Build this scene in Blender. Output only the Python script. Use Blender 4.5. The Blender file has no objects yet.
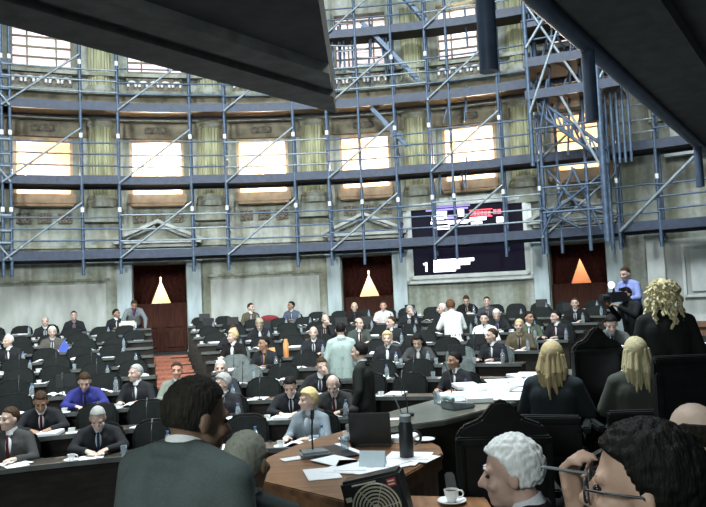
import bpy, bmesh, math, random
import numpy as np
from mathutils import Vector, Matrix, noise
random.seed(7)
SC = bpy.context.scene
COL = SC.collection
PI = math.pi
rad = math.radians

# ------------------------------------------------------------------ camera
EYE = 2.3
PITCH, ROLL, FPX = 0.06210648, 0.04432901, 720.0
_fw = Vector((0, math.cos(PITCH), math.sin(PITCH)))
_u0 = Vector((0, -math.sin(PITCH), math.cos(PITCH)))
_r0 = Vector((1, 0, 0))
RT = _r0*math.cos(ROLL) - _u0*math.sin(ROLL)
UP = _u0*math.cos(ROLL) + _r0*math.sin(ROLL)
cd = bpy.data.cameras.new('camera'); cam = bpy.data.objects.new('camera', cd); COL.objects.link(cam)
cam.matrix_world = Matrix(((RT.x, UP.x, -_fw.x, 0), (RT.y, UP.y, -_fw.y, 0), (RT.z, UP.z, -_fw.z, EYE), (0, 0, 0, 1)))
cd.sensor_width = 36; cd.lens = FPX/706*36; cd.clip_start = .05; cd.clip_end = 200
SC.camera = cam
vs = SC.view_settings
SC.display_settings.display_device = 'sRGB'
vs.view_transform = 'Standard'; vs.look = 'None'; vs.gamma = 1; vs.use_curve_mapping = False
vs.exposure = 0.0

def ray(x, y): return RT*((x-353)/FPX) - UP*((y-253.5)/FPX) + _fw
def at_depth(x, y, Y):
    d = ray(x, y); d = d*(Y/d.y); return Vector((d.x, d.y, d.z+EYE))
def at_z(x, y, z):
    d = ray(x, y); d = d*((z-EYE)/d.z); return Vector((d.x, d.y, z))
def project(P):
    v = Vector(P) - Vector((0, 0, EYE)); w = v.dot(_fw)
    return 353+FPX*v.dot(RT)/w, 253.5-FPX*v.dot(UP)/w
CX, CY = -1.381, 2.481
def pol(r, phi, z=0): return Vector((CX+r*math.sin(rad(phi)), CY+r*math.cos(rad(phi)), z))
def cyl_hit(x, y, R):
    d = ray(x, y); a = d.x**2+d.y**2; b = -2*(d.x*CX+d.y*CY); c = CX*CX+CY*CY-R*R
    t = (-b+math.sqrt(max(b*b-4*a*c, 0)))/(2*a); P = d*t
    return math.degrees(math.atan2(P.x-CX, P.y-CY)), P.z+EYE

# ------------------------------------------------------------------ materials
def mat(name, col, rough=.6, var=.25, scale=6., metal=0., emit=0., emit_col=None, col2=None, bump=0., stretch=(1, 1, 1), detail=5., spec=.5, coat=0.):
    m = bpy.data.materials.new(name); m.use_nodes = True
    nt = m.node_tree; b = nt.nodes['Principled BSDF']
    tc = nt.nodes.new('ShaderNodeTexCoord'); mp = nt.nodes.new('ShaderNodeMapping'); mp.inputs['Scale'].default_value = stretch
    nz = nt.nodes.new('ShaderNodeTexNoise'); nz.inputs['Scale'].default_value = scale; nz.inputs['Detail'].default_value = detail
    cr = nt.nodes.new('ShaderNodeValToRGB')
    nt.links.new(tc.outputs['Object'], mp.inputs['Vector']); nt.links.new(mp.outputs['Vector'], nz.inputs['Vector'])
    nt.links.new(nz.outputs['Fac'], cr.inputs['Fac'])
    c1 = [max(0, c*(1-var)) for c in col]; c2 = col2 or [min(1, c*(1+var)) for c in col]
    cr.color_ramp.elements[0].color = (*c1, 1); cr.color_ramp.elements[1].color = (*c2, 1)
    cr.color_ramp.elements[0].position = .3; cr.color_ramp.elements[1].position = .7
    nt.links.new(cr.outputs['Color'], b.inputs['Base Color'])
    b.inputs['Roughness'].default_value = rough; b.inputs['Metallic'].default_value = metal
    b.inputs['Specular IOR Level'].default_value = spec
    if coat: b.inputs['Coat Weight'].default_value = coat; b.inputs['Coat Roughness'].default_value = .15
    if emit:
        b.inputs['Emission Color'].default_value = (*(emit_col or col), 1); b.inputs['Emission Strength'].default_value = emit
    if bump:
        bp = nt.nodes.new('ShaderNodeBump'); bp.inputs['Strength'].default_value = bump; bp.inputs['Distance'].default_value = .02
        nt.links.new(nz.outputs['Fac'], bp.inputs['Height']); nt.links.new(bp.outputs['Normal'], b.inputs['Normal'])
    return m
def glass_mat(name, col=(.8, .9, .95), rough=.05):
    m = bpy.data.materials.new(name); m.use_nodes = True
    b = m.node_tree.nodes['Principled BSDF']
    b.inputs['Base Color'].default_value = (*col, 1); b.inputs['Roughness'].default_value = rough
    b.inputs['Transmission Weight'].default_value = .75; b.inputs['IOR'].default_value = 1.3
    return m
_cm = {}
def cloth(col, rough=.85):
    k = (tuple(round(c, 3) for c in col), rough)
    if k not in _cm: _cm[k] = mat('cloth', col, rough, .10, 130, spec=.2)
    return _cm[k]
def skin(col=(.52, .33, .24)):
    k = ('s',)+tuple(col)
    if k not in _cm: _cm[k] = mat('skin', col, .55, .1, 25)
    return _cm[k]
def hairm(col):
    k = ('h',)+tuple(col)
    if k not in _cm: _cm[k] = mat('hair', col, .6, .45 if col[0] < .3 else .16, 30, bump=.5 if col[0] < .3 else .25, stretch=(3, 3, .6), spec=.15)
    return _cm[k]

M = {}
def stone_mat():
    m = bpy.data.materials.new('stained_marble'); m.use_nodes = True
    nt = m.node_tree; b = nt.nodes['Principled BSDF']; N = nt.nodes.new; L = nt.links.new
    tc = N('ShaderNodeTexCoord')
    n1 = N('ShaderNodeTexNoise'); n1.inputs['Scale'].default_value = .55; n1.inputs['Detail'].default_value = 6
    mp = N('ShaderNodeMapping'); mp.inputs['Scale'].default_value = (2.2, 2.2, .25)
    n2 = N('ShaderNodeTexNoise'); n2.inputs['Scale'].default_value = 1.6; n2.inputs['Detail'].default_value = 8
    n3 = N('ShaderNodeTexNoise'); n3.inputs['Scale'].default_value = 9; n3.inputs['Detail'].default_value = 8
    L(tc.outputs['Object'], n1.inputs['Vector']); L(tc.outputs['Object'], mp.inputs['Vector']); L(mp.outputs['Vector'], n2.inputs['Vector']); L(tc.outputs['Object'], n3.inputs['Vector'])
    r1 = N('ShaderNodeValToRGB'); e = r1.color_ramp.elements
    e[0].position = .35; e[0].color = (.30, .34, .28, 1); e[1].position = .65; e[1].color = (.52, .53, .49, 1)
    r2 = N('ShaderNodeValToRGB'); e = r2.color_ramp.elements
    e[0].position = .38; e[0].color = (.45, .43, .30, 1); e[1].position = .62; e[1].color = (1, 1, 1, 1)
    r3 = N('ShaderNodeValToRGB'); e = r3.color_ramp.elements
    e[0].position = .3; e[0].color = (.72, .72, .72, 1); e[1].position = .7; e[1].color = (1, 1, 1, 1)
    L(n1.outputs['Fac'], r1.inputs['Fac']); L(n2.outputs['Fac'], r2.inputs['Fac']); L(n3.outputs['Fac'], r3.inputs['Fac'])
    mx = N('ShaderNodeMix'); mx.data_type = 'RGBA'; mx.blend_type = 'MULTIPLY'; mx.inputs[0].default_value = .8
    L(r1.outputs['Color'], mx.inputs[6]); L(r2.outputs['Color'], mx.inputs[7])
    mx2 = N('ShaderNodeMix'); mx2.data_type = 'RGBA'; mx2.blend_type = 'MULTIPLY'; mx2.inputs[0].default_value = 1
    L(mx.outputs[2], mx2.inputs[6]); L(r3.outputs['Color'], mx2.inputs[7])
    L(mx2.outputs[2], b.inputs['Base Color']); b.inputs['Roughness'].default_value = .6
    return m
M['stone'] = stone_mat()
M['pale'] = mat('pale_marble', (.64, .68, .66), .5, .2, 2.5, stretch=(1, 1, .5))
M['panel'] = mat('grey_marble_panel', (.44, .46, .43), .5, .25, 1.8, stretch=(2, 2, .6))
M['door_jamb'] = mat('blue_grey_marble', (.42, .50, .52), .5, .18, 3, stretch=(2, 2, .5))
M['entab'] = mat('soot_brown_entablature', (.22, .19, .13), .7, .45, 3, col2=(.34, .30, .22))  # dark brown mottled with a lighter brown
M['green'] = mat('yellow_green_column', (.31, .32, .17), .6, .3, 3, stretch=(5, 5, .4), col2=(.50, .50, .32))
M['ochre'] = mat('ochre_plaster', (.80, .56, .34), .8, .2, 2)
M['ochre_slab'] = mat('ochre_balcony_stone', (.60, .42, .28), .7, .25, 4)  # orange lamplight on the balcony front put into the stone colour
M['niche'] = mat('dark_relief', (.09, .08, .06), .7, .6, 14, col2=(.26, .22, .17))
M['white_stone'] = mat('white_relief', (.85, .85, .85), .6, .1, 6)
M['blue'] = mat('blue_painted_steel', (.024, .039, .078), .5, .3, 8)
M['tube'] = mat('blue_grey_tube', (.075, .115, .18), .45, .3, 10, metal=.2)
M['tube_light'] = mat('galvanised_tube', (.26, .31, .35), .4, .25, 10, metal=.2)
M['deckwood'] = mat('brown_deck_boards', (.045, .034, .022), .85, .4, 6, stretch=(1, 8, 1))
M['white_tape'] = mat('white_coupler', (.9, .92, .95), .5, .05)
M['curtain'] = mat('dark_red_velvet', (.040, .011, .008), .95, .4, 12, spec=.1)
M['leaf'] = mat('red_brown_door_wood', (.05, .015, .009), .75, .4, 4, stretch=(6, 6, .6), spec=.2)
M['desk'] = mat('dark_desk_wood', (.024, .021, .017), .45, .4, 5, stretch=(1, 1, 4), spec=.35)
M['rail'] = mat('worn_desk_edge', (.10, .11, .105), .4, .3, 6)  # paler grey stands in for the highlight along the desk edges
M['floor'] = mat('dark_carpet', (.020, .020, .018), .95, .4, 30)
M['carpet'] = mat('red_carpet', (.42, .155, .095), .9, .3, 20)
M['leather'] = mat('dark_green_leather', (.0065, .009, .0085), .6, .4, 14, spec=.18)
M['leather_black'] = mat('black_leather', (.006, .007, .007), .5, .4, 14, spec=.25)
M['leather_grey'] = mat('grey_leather', (.11, .135, .13), .45, .3, 14)  # light reflected by dark chair backs, put into a paler leather colour
M['wood'] = mat('brown_counter_wood', (.20, .098, .045), .33, .4, 3, stretch=(1, 7, 1), coat=.3)
M['wood2'] = mat('orange_brown_ledge', (.24, .115, .05), .4, .35, 3, stretch=(7, 1, 1), coat=.2)
M['greycounter'] = mat('grey_green_counter', (.13, .14, .115), .3, .3, 4, coat=.3)
M['dado'] = mat('brown_dado_wood', (.26, .14, .08), .55, .3, 4, stretch=(5, 5, .5))
M['paper'] = mat('white_paper', (.90, .92, .94), .7, .03, 30)
M['plastic'] = mat('black_plastic', (.018, .020, .022), .45, .2, 20)
M['greyplastic'] = mat('grey_plastic', (.20, .23, .24), .5, .2, 20)
M['china'] = mat('white_china', (.85, .87, .86), .25, .03)
M['coffee'] = mat('coffee', (.03, .012, .006), .2, .1)
M['glass'] = glass_mat('clear_glass')
M['cap'] = mat('blue_cap', (.10, .2, .5), .5, .1)
M['canopy'] = mat('dark_canopy_board', (.05, .052, .055), .75, .3, 5)
M['canopy_trim'] = mat('grey_canopy_moulding', (.13, .135, .13), .7, .3, 6)
M['canopy_blue'] = mat('dark_blue_steel', (.055, .085, .14), .5, .25, 6)
M['screen'] = mat('dark_violet_screen', (.004, .004, .008), .6, .2, 3, emit=.03, emit_col=(.20, .15, .45), spec=.1)
M['lit_white'] = mat('lit_white_rows', (.9, .9, 1), .5, 0, emit=3.2, emit_col=(.92, .88, 1))
M['lit_red'] = mat('lit_red_rows', (1, .1, .12), .5, 0, emit=2.2, emit_col=(1, .10, .14))
M['lit_violet'] = mat('lit_violet_bar', (.4, .3, .9), .5, 0, emit=.8, emit_col=(.35, .28, .75))
M['day'] = mat('pink_daylight_pane', (.9, .8, .82), .6, .05, emit=.78, emit_col=(1, .84, .85))
M['bulb'] = mat('lamp_globe', (1, .95, .85), .5, 0, emit=40, emit_col=(1, .87, .66))
M['cream'] = mat('cream_corridor_wall', (.85, .74, .58), .8, .05, 2)
M['corr_orange'] = mat('orange_corridor_wall', (.85, .45, .27), .8, .05, 2)
M['wicker'] = mat('cream_fan_wire', (.92, .86, .68), .5, .05, 10)
M['redlabel'] = mat('red_label', (.50, .05, .07), .5, .2)
M['dark'] = mat('dark_eye', (.015, .012, .010), .2, .1)
M['eyewhite'] = mat('eye_white', (.75, .73, .70), .25, .03)
M['steel'] = mat('dull_steel', (.40, .42, .42), .35, .1, metal=.8)
M['shoe'] = mat('black_shoe', (.015, .014, .013), .35, .2)
M['cream_bag'] = mat('cream_canvas', (.75, .73, .62), .8, .15, 15)
M['orange'] = mat('orange_card', (.80, .33, .12), .6, .12, 10)
M['bluefile'] = mat('blue_folder', (.08, .14, .55), .5, .15, 10)
M['red'] = mat('red_plush', (.22, .02, .03), .8, .3, 20)

# ------------------------------------------------------------------ mesh builder
class MB:
    def __init__(s): s.v = []; s.f = []
    def add(s, vs_, fs_):
        n = len(s.v); s.v += [tuple(v) for v in vs_]; s.f += [tuple(i+n for i in f) for f in fs_]; return s
    def box(s, c, size, rz=0, R=None):
        hx, hy, hz = (k/2 for k in size)
        R = R or Matrix.Rotation(rz, 3, 'Z'); c = Vector(c)
        vs_ = [c+R @ Vector((x*hx, y*hy, z*hz)) for x in (-1, 1) for y in (-1, 1) for z in (-1, 1)]
        return s.add(vs_, [(0, 1, 3, 2), (4, 6, 7, 5), (0, 4, 5, 1), (2, 3, 7, 6), (0, 2, 6, 4), (1, 5, 7, 3)])
    def tube(s, p0, p1, r0, r1=None, n=8, caps=True):
        p0 = Vector(p0); p1 = Vector(p1); r1 = r0 if r1 is None else r1
        d = (p1-p0).normalized(); a = d.orthogonal().normalized(); b = d.cross(a)
        vs_ = []
        for p, r in ((p0, r0), (p1, r1)):
            for k in range(n):
                t = 2*PI*k/n; vs_.append(p+(a*math.cos(t)+b*math.sin(t))*r)
        fs_ = [(k, (k+1) % n, n+(k+1) % n, n+k) for k in range(n)]
        if caps: fs_ += [tuple(range(n-1, -1, -1)), tuple(range(n, 2*n))]
        return s.add(vs_, fs_)
    def path(s, pts, r, n=8):
        for a, b in zip(pts[:-1], pts[1:]): s.tube(a, b, r, n=n)
        return s
    def lathe(s, prof, n=16, c=(0, 0, 0)):
        c = Vector(c); vs_ = []; m = len(prof)
        for r, z in prof:
            for k in range(n):
                t = 2*PI*k/n; vs_.append(c+Vector((r*math.cos(t), r*math.sin(t), z)))
        fs_ = []
        for i in range(m-1):
            for k in range(n): fs_.append((i*n+k, i*n+(k+1) % n, (i+1)*n+(k+1) % n, (i+1)*n+k))
        fs_ += [tuple(range(n-1, -1, -1)), tuple(range((m-1)*n, m*n))]
        return s.add(vs_, fs_)
    def prism(s, poly, z0, z1):                # poly CCW in xy
        n = len(poly); vs_ = [(p[0], p[1], z0) for p in poly]+[(p[0], p[1], z1) for p in poly]
        return s.add(vs_, [tuple(range(n-1, -1, -1)), tuple(range(n, 2*n))]+[(k, (k+1) % n, n+(k+1) % n, n+k) for k in range(n)])
    def slabxz(s, poly, y0, y1):               # outline in xz, thickness along y
        n = len(poly); vs_ = [(p[0], y0, p[1]) for p in poly]+[(p[0], y1, p[1]) for p in poly]
        return s.add(vs_, [tuple(range(n)), tuple(range(2*n-1, n-1, -1))]+[(k, n+k, n+(k+1) % n, (k+1) % n) for k in range(n)])
    def ell(s, c, r, R=None, u=12, w=8):
        c = Vector(c); R = R or Matrix.Identity(3); vs_ = [c+R @ Vector((0, 0, -r[2]))]
        for i in range(1, w):
            a = -PI/2+PI*i/w
            for k in range(u):
                t = 2*PI*k/u; vs_.append(c+R @ Vector((r[0]*math.cos(a)*math.cos(t), r[1]*math.cos(a)*math.sin(t), r[2]*math.sin(a))))
        vs_.append(c+R @ Vector((0, 0, r[2]))); fs_ = []
        for k in range(u): fs_.append((0, 1+(k+1) % u, 1+k))
        for i in range(w-2):
            for k in range(u): fs_.append((1+i*u+k, 1+i*u+(k+1) % u, 1+(i+1)*u+(k+1) % u, 1+(i+1)*u+k))
        o = 1+(w-2)*u
        for k in range(u): fs_.append((o+k, o+(k+1) % u, len(vs_)-1))
        return s.add(vs_, fs_)
    def cap(s, p0, p1, r0, r1=None, n=12):     # capsule: closed overlapping shells for remeshing
        r1 = r0 if r1 is None else r1
        s.tube(p0, p1, r0, r1, n)
        s.ell(p0, (r0,)*3, u=n, w=8); s.ell(p1, (r1,)*3, u=n, w=8); return s
    def ann(s, r0, r1, a0, a1, z0, z1, n=None):   # annular block about the hall's centre
        n = n or max(1, int(abs(a1-a0)/1.2)); vs_ = []; fs_ = []
        for k in range(n+1):
            a = a0+(a1-a0)*k/n
            vs_ += [pol(r0, a, z0), pol(r1, a, z0), pol(r1, a, z1), pol(r0, a, z1)]
        for k in range(n):
            i = 4*k; j = i+4
            fs_ += [(i, j, j+1, i+1), (i+1, j+1, j+2, i+2), (i+2, j+2, j+3, i+3), (i+3, j+3, j, i)]
        fs_ += [(0, 1, 2, 3), (4*n+3, 4*n+2, 4*n+1, 4*n)]
        return s.add(vs_, fs_)
    def torus(s, c, R_, r, a0=0, a1=2*PI, n=24, m=8, Q=None):
        Q = Q or Matrix.Identity(3); c = Vector(c); full = abs(a1-a0-2*PI) < 1e-6; vs_ = []; fs_ = []
        cnt = n if full else n+1
        for i in range(cnt):
            a = a0+(a1-a0)*i/n
            for k in range(m):
                t = 2*PI*k/m; vs_.append(c+Q @ Vector(((R_+r*math.cos(t))*math.cos(a), (R_+r*math.cos(t))*math.sin(a), r*math.sin(t))))
        for i in range(n):
            j = (i+1) % cnt
            for k in range(m): fs_.append((i*m+k, j*m+k, j*m+(k+1) % m, i*m+(k+1) % m))
        if not full: fs_ += [tuple(range(m-1, -1, -1)), tuple(range(n*m, n*m+m))]
        return s.add(vs_, fs_)
    def mesh(s, name, smooth=None, bevel=0):
        me = bpy.data.meshes.new(name); me.from_pydata(s.v, [], s.f)
        bm = bmesh.new(); bm.from_mesh(me)
        bmesh.ops.recalc_face_normals(bm, faces=bm.faces[:])
        if bevel: bmesh.ops.bevel(bm, geom=[e for e in bm.edges if len(e.link_faces) == 2 and e.calc_face_angle(0) > .5], offset=bevel, segments=2, affect='EDGES', clamp_overlap=True)
        bm.to_mesh(me); bm.free()
        if smooth is not None:
            me.polygons.foreach_set('use_smooth', [True]*len(me.polygons)); me.set_sharp_from_angle(angle=rad(smooth))
        return me
    def build(s, name, m, parent=None, smooth=None, bevel=0):
        return obj(name, s.mesh(name, smooth, bevel), m, parent)

def obj(name, me, m=None, parent=None):
    o = bpy.data.objects.new(name, me); COL.objects.link(o)
    if parent: o.parent = parent
    if m is not None:
        if not me.materials: me.materials.append(None)
        o.material_slots[0].link = 'OBJECT'; o.material_slots[0].material = m
    return o
def tag(o, label, cat, group=None):
    o['label'] = label; o['category'] = cat
    if group: o['group'] = group
    return o
def thing(name, label, cat, loc=(0, 0, 0), rz=0, group=None):
    o = bpy.data.objects.new(name, None); COL.objects.link(o); o.location = loc; o.rotation_euler = (0, 0, rz); o.empty_display_size = .1
    return tag(o, label, cat, group)
def struct(o): o['kind'] = 'structure'; return o
def wall_root(name, phi, r=18.6, z=0):
    o = bpy.data.objects.new(name, None); COL.objects.link(o); o.location = pol(r, phi, z); o.rotation_euler = (0, 0, -rad(phi)); o.empty_display_size = .1
    return o
def remesh(mb, name, voxel, smooth=4):
    me = bpy.data.meshes.new('tmp'); me.from_pydata(mb.v, [], mb.f)
    bm = bmesh.new(); bm.from_mesh(me); bmesh.ops.recalc_face_normals(bm, faces=bm.faces[:]); bm.to_mesh(me); bm.free()
    o = bpy.data.objects.new('tmp', me); COL.objects.link(o)
    r = o.modifiers.new('r', 'REMESH'); r.mode = 'VOXEL'; r.voxel_size = voxel; r.use_smooth_shade = True
    if smooth:
        s = o.modifiers.new('s', 'SMOOTH'); s.factor = .5; s.iterations = smooth
    dg = bpy.context.evaluated_depsgraph_get()
    out = bpy.data.meshes.new_from_object(o.evaluated_get(dg)); out.name = name
    out.polygons.foreach_set('use_smooth', [True]*len(out.polygons))
    bpy.data.objects.remove(o); bpy.data.meshes.remove(me)
    return out

V_ = Vector
# ------------------------------------------------------------------ the setting
RW = 18.6
BAYS = [5.75+9.35*k for k in range(-4, 3)]          # window axes, left to right; the last lies by the right pier
COLS = [1.075+9.35*k for k in range(-4, 4)]
HW = 2.33                                            # half width of a window in degrees
WZ0, WZ1, UZ0, UZ1 = 5.50, 7.12, 8.98, 10.75
DOORS = [BAYS[2-1], BAYS[3], BAYS[5]]                # pediments over three of the bays
DOORS = [-12.98, 5.45, 23.63]
DH, DZ = 2.26, 3.52
ROWS = [(16.6-1.12*i, 1.0-.1*i) for i in range(11)]
TOPZ = 1.0

# wall: cells over angle and height, openings left out
brk = sorted(set([-62, 62]+[b+s*HW for b in BAYS for s in (-1, 1)]+[d+s*DH for d in DOORS for s in (-1, 1)]+[float(a) for a in range(-60, 61, 2)]))
brk = [a for i, a in enumerate(brk) if i == 0 or a-brk[i-1] > 1e-4]
zb = [0, DZ, WZ0, WZ1, UZ0, UZ1, 13.5]
def solid(a, z):
    for b in BAYS:
        if abs(a-b) < HW and b < 30 and (WZ0 < z < WZ1 or UZ0 < z < UZ1): return False
    for d in DOORS:
        if abs(a-d) < DH and z < DZ: return False
    return True
w = MB(); TH = .5
na, nz_ = len(brk)-1, len(zb)-1
S = [[solid((brk[i]+brk[i+1])/2, (zb[j]+zb[j+1])/2) for j in range(nz_)] for i in range(na)]
def quad(a, b, c, d): w.add([a, b, c, d], [(0, 1, 2, 3)])
for i in range(na):
    a0, a1 = brk[i], brk[i+1]
    for j in range(nz_):
        z0, z1 = zb[j], zb[j+1]
        if not S[i][j]: continue
        for r in (RW, RW+TH): quad(pol(r, a0, z0), pol(r, a1, z0), pol(r, a1, z1), pol(r, a0, z1))
        if i == 0 or not S[i-1][j]: quad(pol(RW, a0, z0), pol(RW+TH, a0, z0), pol(RW+TH, a0, z1), pol(RW, a0, z1))
        if i == na-1 or not S[i+1][j]: quad(pol(RW, a1, z0), pol(RW+TH, a1, z0), pol(RW+TH, a1, z1), pol(RW, a1, z1))
        if j == 0 or not S[i][j-1]: quad(pol(RW, a0, z0), pol(RW, a1, z0), pol(RW+TH, a1, z0), pol(RW+TH, a0, z0))
        if j == nz_-1 or not S[i][j+1]: quad(pol(RW, a0, z1), pol(RW, a1, z1), pol(RW+TH, a1, z1), pol(RW+TH, a0, z1))
struct(w.build('wall_back', M['stone']))

# floor: tiers of the hemicycle and the dais platform
f = MB()
edges_r = [17.65]+[r-.28 for r, z in ROWS]
f.ann(17.55, 20.2, -60, 60, -.3, TOPZ)
for i, (r, z) in enumerate(ROWS):
    r_out = 17.55 if i == 0 else ROWS[i-1][0]-.30
    f.ann(r-.30, r_out, -60, 60, -.3, z)
f.ann(.3, 5.1, -75, 75, -.3, 0)
struct(f.build('floor', M['floor']))
DAIS = [(-3.4, -3), (6.5, -3), (6.5, 8.55), (2.3, 8.45), (.9, 6.9), (-.25, 5.9), (-1.2, 5.2), (-3.4, 3.6)]
struct(MB().prism(DAIS, .002, .5).build('floor_dais', M['floor']))
struct(MB().prism([(.5, 4.3), (6.5, 4.3), (6.5, 8.5), (2.3, 8.4), (.9, 6.85)], .5, .62).build('floor_dais_step', M['floor']))

# windows: lit boxes behind each opening, daylight panes above
PO = [(-.15, 1.0), (-.35, 1.0), (0, 1.5), (.0, 1.3), (.25, 1.2), (.1, 1.15), (0, .5)]
wn = 0
for k, b in enumerate(BAYS):
    if b > 30: continue
    wn += 1
    hw = RW*math.sin(rad(HW)); D = 1.7
    root = struct(wall_root('window_%d' % wn, b))
    y0 = TH-.04
    m = MB()
    m.box((0, y0+D/2, WZ0-.03), (2*hw+.5, D, .06)); m.box((0, y0+D/2, WZ1+.25), (2*hw+.5, D, .06))
    for s in (-1, 1): m.box((s*(hw+.2), y0+D/2, (WZ0+WZ1)/2), (.06, D, WZ1-WZ0+.5))
    m.box((0, y0+D, (WZ0+WZ1)/2+.1), (2*hw+.5, .06, WZ1-WZ0+.5))
    m.build('balcony_box', M['ochre'], root)
    fr = MB()
    for s in (-1, 1): fr.box((s*(hw-.04), .04, (WZ0+WZ1)/2), (.08, .14, WZ1-WZ0))
    fr.box((0, .04, WZ1-.05), (2*hw, .14, .1))
    fr.build('frame', M['ochre_slab'], root)
    sl = MB(); sl.box((0, -.16, 5.36), (2*hw+.10, .5, .26)); sl.box((0, -.16, 5.20), (2*hw, .40, .07))
    sl.build('balcony_slab', M['ochre_slab'], root, bevel=.02)
    u = MB(); u.box((0, TH-.08, (UZ0+UZ1)/2), (2*hw, .04, UZ1-UZ0)); u.build('glass_pane', M['day'], root)
    lt = MB()
    for q in range(6): lt.box((0, .25, UZ0+.2+q*.29), (2*hw, .05, .05))
    for q in range(2): lt.box((-hw+(q+.5)*2*hw/2, .28, (UZ0+UZ1)/2), (.04, .05, UZ1-UZ0))
    lt.build('lattice', M['entab'], root)
    # lamp in the balcony box
    lp = MB().ell((0, 0, 0), (.09, .09, .09)).mesh('lamp_globe', 60)
    lx = [-.28, -.50, .03, -.08, .35, .16, 0][k]
    lo = obj('lamp_globe', lp, M['bulb'], root); lo.location = (lx, y0+1.0, 6.25)
    ld = bpy.data.lights.new('balcony_lamp', 'POINT'); ld.color = (1, .86, .66); ld.shadow_soft_size = .15
    ld.energy = [300, 330, 1300, 480, 620, 700, 190][k]
    lo2 = bpy.data.objects.new('balcony_lamp', ld); COL.objects.link(lo2); lo2.parent = root; lo2.location = (lx, y0+.75, 6.25)
    if k == 5:
        u2 = MB().ell((0, 0, 0), (.17, .1, .17)).build('lamp_globe', M['bulb'], root, 60); u2.location = (-.05, .3, 10.25)

# trims: columns, entablatures, balustrades with lit openings drawn as white rings, pediments, dado
tn = 0
def trim(o):
    global tn
    tn += 1; o.name = 'trim_%d' % tn; return struct(o)
for c in COLS:
    if c > 27: continue
    root = trim(wall_root('t', c))
    m = MB(); N_ = 24
    def flut(z0, z1, R0):
        prof = []
        for q in range(N_*2):
            t = 2*PI*q/(N_*2); r = R0*(1 if q % 2 else .93); prof.append((r*math.cos(t), .05+r*math.sin(t)))
        m.prism(prof, z0, z1)
    flut(5.45, 7.45, .37); flut(8.6, 10.7, .34); m.build('column_shaft', M['green'], root)
    m = MB()
    m.lathe([(.46, 5.15), (.46, 5.28), (.42, 5.34), (.44, 5.40), (.38, 5.47)], 20, (0, .05, 0))
    m.lathe([(.38, 7.42), (.42, 7.48), (.40, 7.56), (.50, 7.66), (.50, 7.72)], 20, (0, .05, 0))
    m.lathe([(.42, 8.4), (.42, 8.52), (.36, 8.62)], 20, (0, .05, 0))
    m.box((0, 0, 4.95), (1.0, .5, .42)); m.box((0, .1, 6.3), (1.15, .3, 2.5)); m.box((0, .1, 9.6), (1.1, .3, 2.6))
    m.build('column_base', M['stone'], root)
m = MB()
for z0, z1, dr in ((7.72, 7.92, .42), (7.60, 7.72, .30), (8.34, 8.46, .35), (8.88, 8.98, .30), (4.02, 4.10, .10), (3.60, 3.66, .12)):
    m.ann(RW-dr, RW+.02, -58, 27.5, z0, z1, 70)
trim(m.build('t', M['stone'], smooth=30))
m = MB(); m.ann(RW-.12, RW+.02, -58, 27.5, 7.14, 7.60, 70); m.ann(RW-.1, RW+.02, -58, 27.5, 7.92, 8.34, 70)
trim(m.build('t', M['entab'], smooth=30))
for k, b in enumerate(BAYS):
    if b > 30: continue
    root = trim(wall_root('t', b)); hw = .78
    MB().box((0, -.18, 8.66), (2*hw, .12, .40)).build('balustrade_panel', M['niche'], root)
    r_ = MB()
    for q in range(5): r_.torus((-hw+.16+q*.31, -.26, 8.64), .105, .045, rad(-25), rad(205), 14, 6, Matrix.Rotation(PI/2, 3, 'X'))
    r_.build('wreath', M['white_stone'], root, 60)  # white rings stand in for the lit openings between balusters
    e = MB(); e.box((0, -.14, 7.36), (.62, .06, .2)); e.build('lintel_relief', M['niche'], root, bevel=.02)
    fz = MB()
    for q in (-1, 0, 1): fz.box((q*.52, -.03, 4.86), (.36, .08, .28))
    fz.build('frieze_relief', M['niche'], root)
    fw_ = MB()
    for q in (-1, 0, 1):
        for j in range(6):
            a = j*PI/3; fw_.ell((q*.52+.085*math.cos(a), -.09, 4.86+.085*math.sin(a)), (.035, .03, .035), u=8, w=6)
    fw_.build('frieze_rosette', M['entab'], root)
for k, (d, b) in enumerate(zip(DOORS, (BAYS[2], BAYS[4], BAYS[6]))): pass
for d in DOORS:
    root = trim(wall_root('t', d))
    m = MB(); W_ = 1.2; zb_, zt = 4.10, 4.62
    m.box((0, -.22, zb_+.04), (2*W_, .5, .1)); m.box((0, -.16, zb_-.06), (2*W_-.25, .38, .1))
    for s in (-1, 1):
        L_ = math.hypot(W_, zt-zb_); an = math.atan2(zt-zb_, W_)
        R = Matrix.Rotation(s*an, 3, 'Y')
        m.box((s*W_/2, -.24, (zb_+zt)/2+.09), (L_+.06, .52, .09), R=R)
        m.box((s*W_/2, -.18, (zb_+zt)/2+.0), (L_-.12, .40, .07), R=R)
    m.build('pediment_moulding', M['panel'], root, bevel=.012)
    MB().slabxz([(-W_+.1, zb_+.06), (W_-.1, zb_+.06), (0, zt)], -.08, .05).build('tympanum', M['stone'], root)
    j = MB()
    for s in (-1, 1):
        x = s*(RW*math.sin(rad(DH))+.22)
        j.box((x, -.06, 1.9), (.40, .34, 3.5)); j.box((x, -.10, 3.62), (.5, .44, .1)); j.box((x, -.1, .9), (.48, .42, .3))
    j.box((0, -.06, 3.72), (1.98, .3, .28)); j.box((0, -.1, 3.90), (2.3, .4, .1))
    j.build('jamb', M['door_jamb'], root, bevel=.015)
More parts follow.
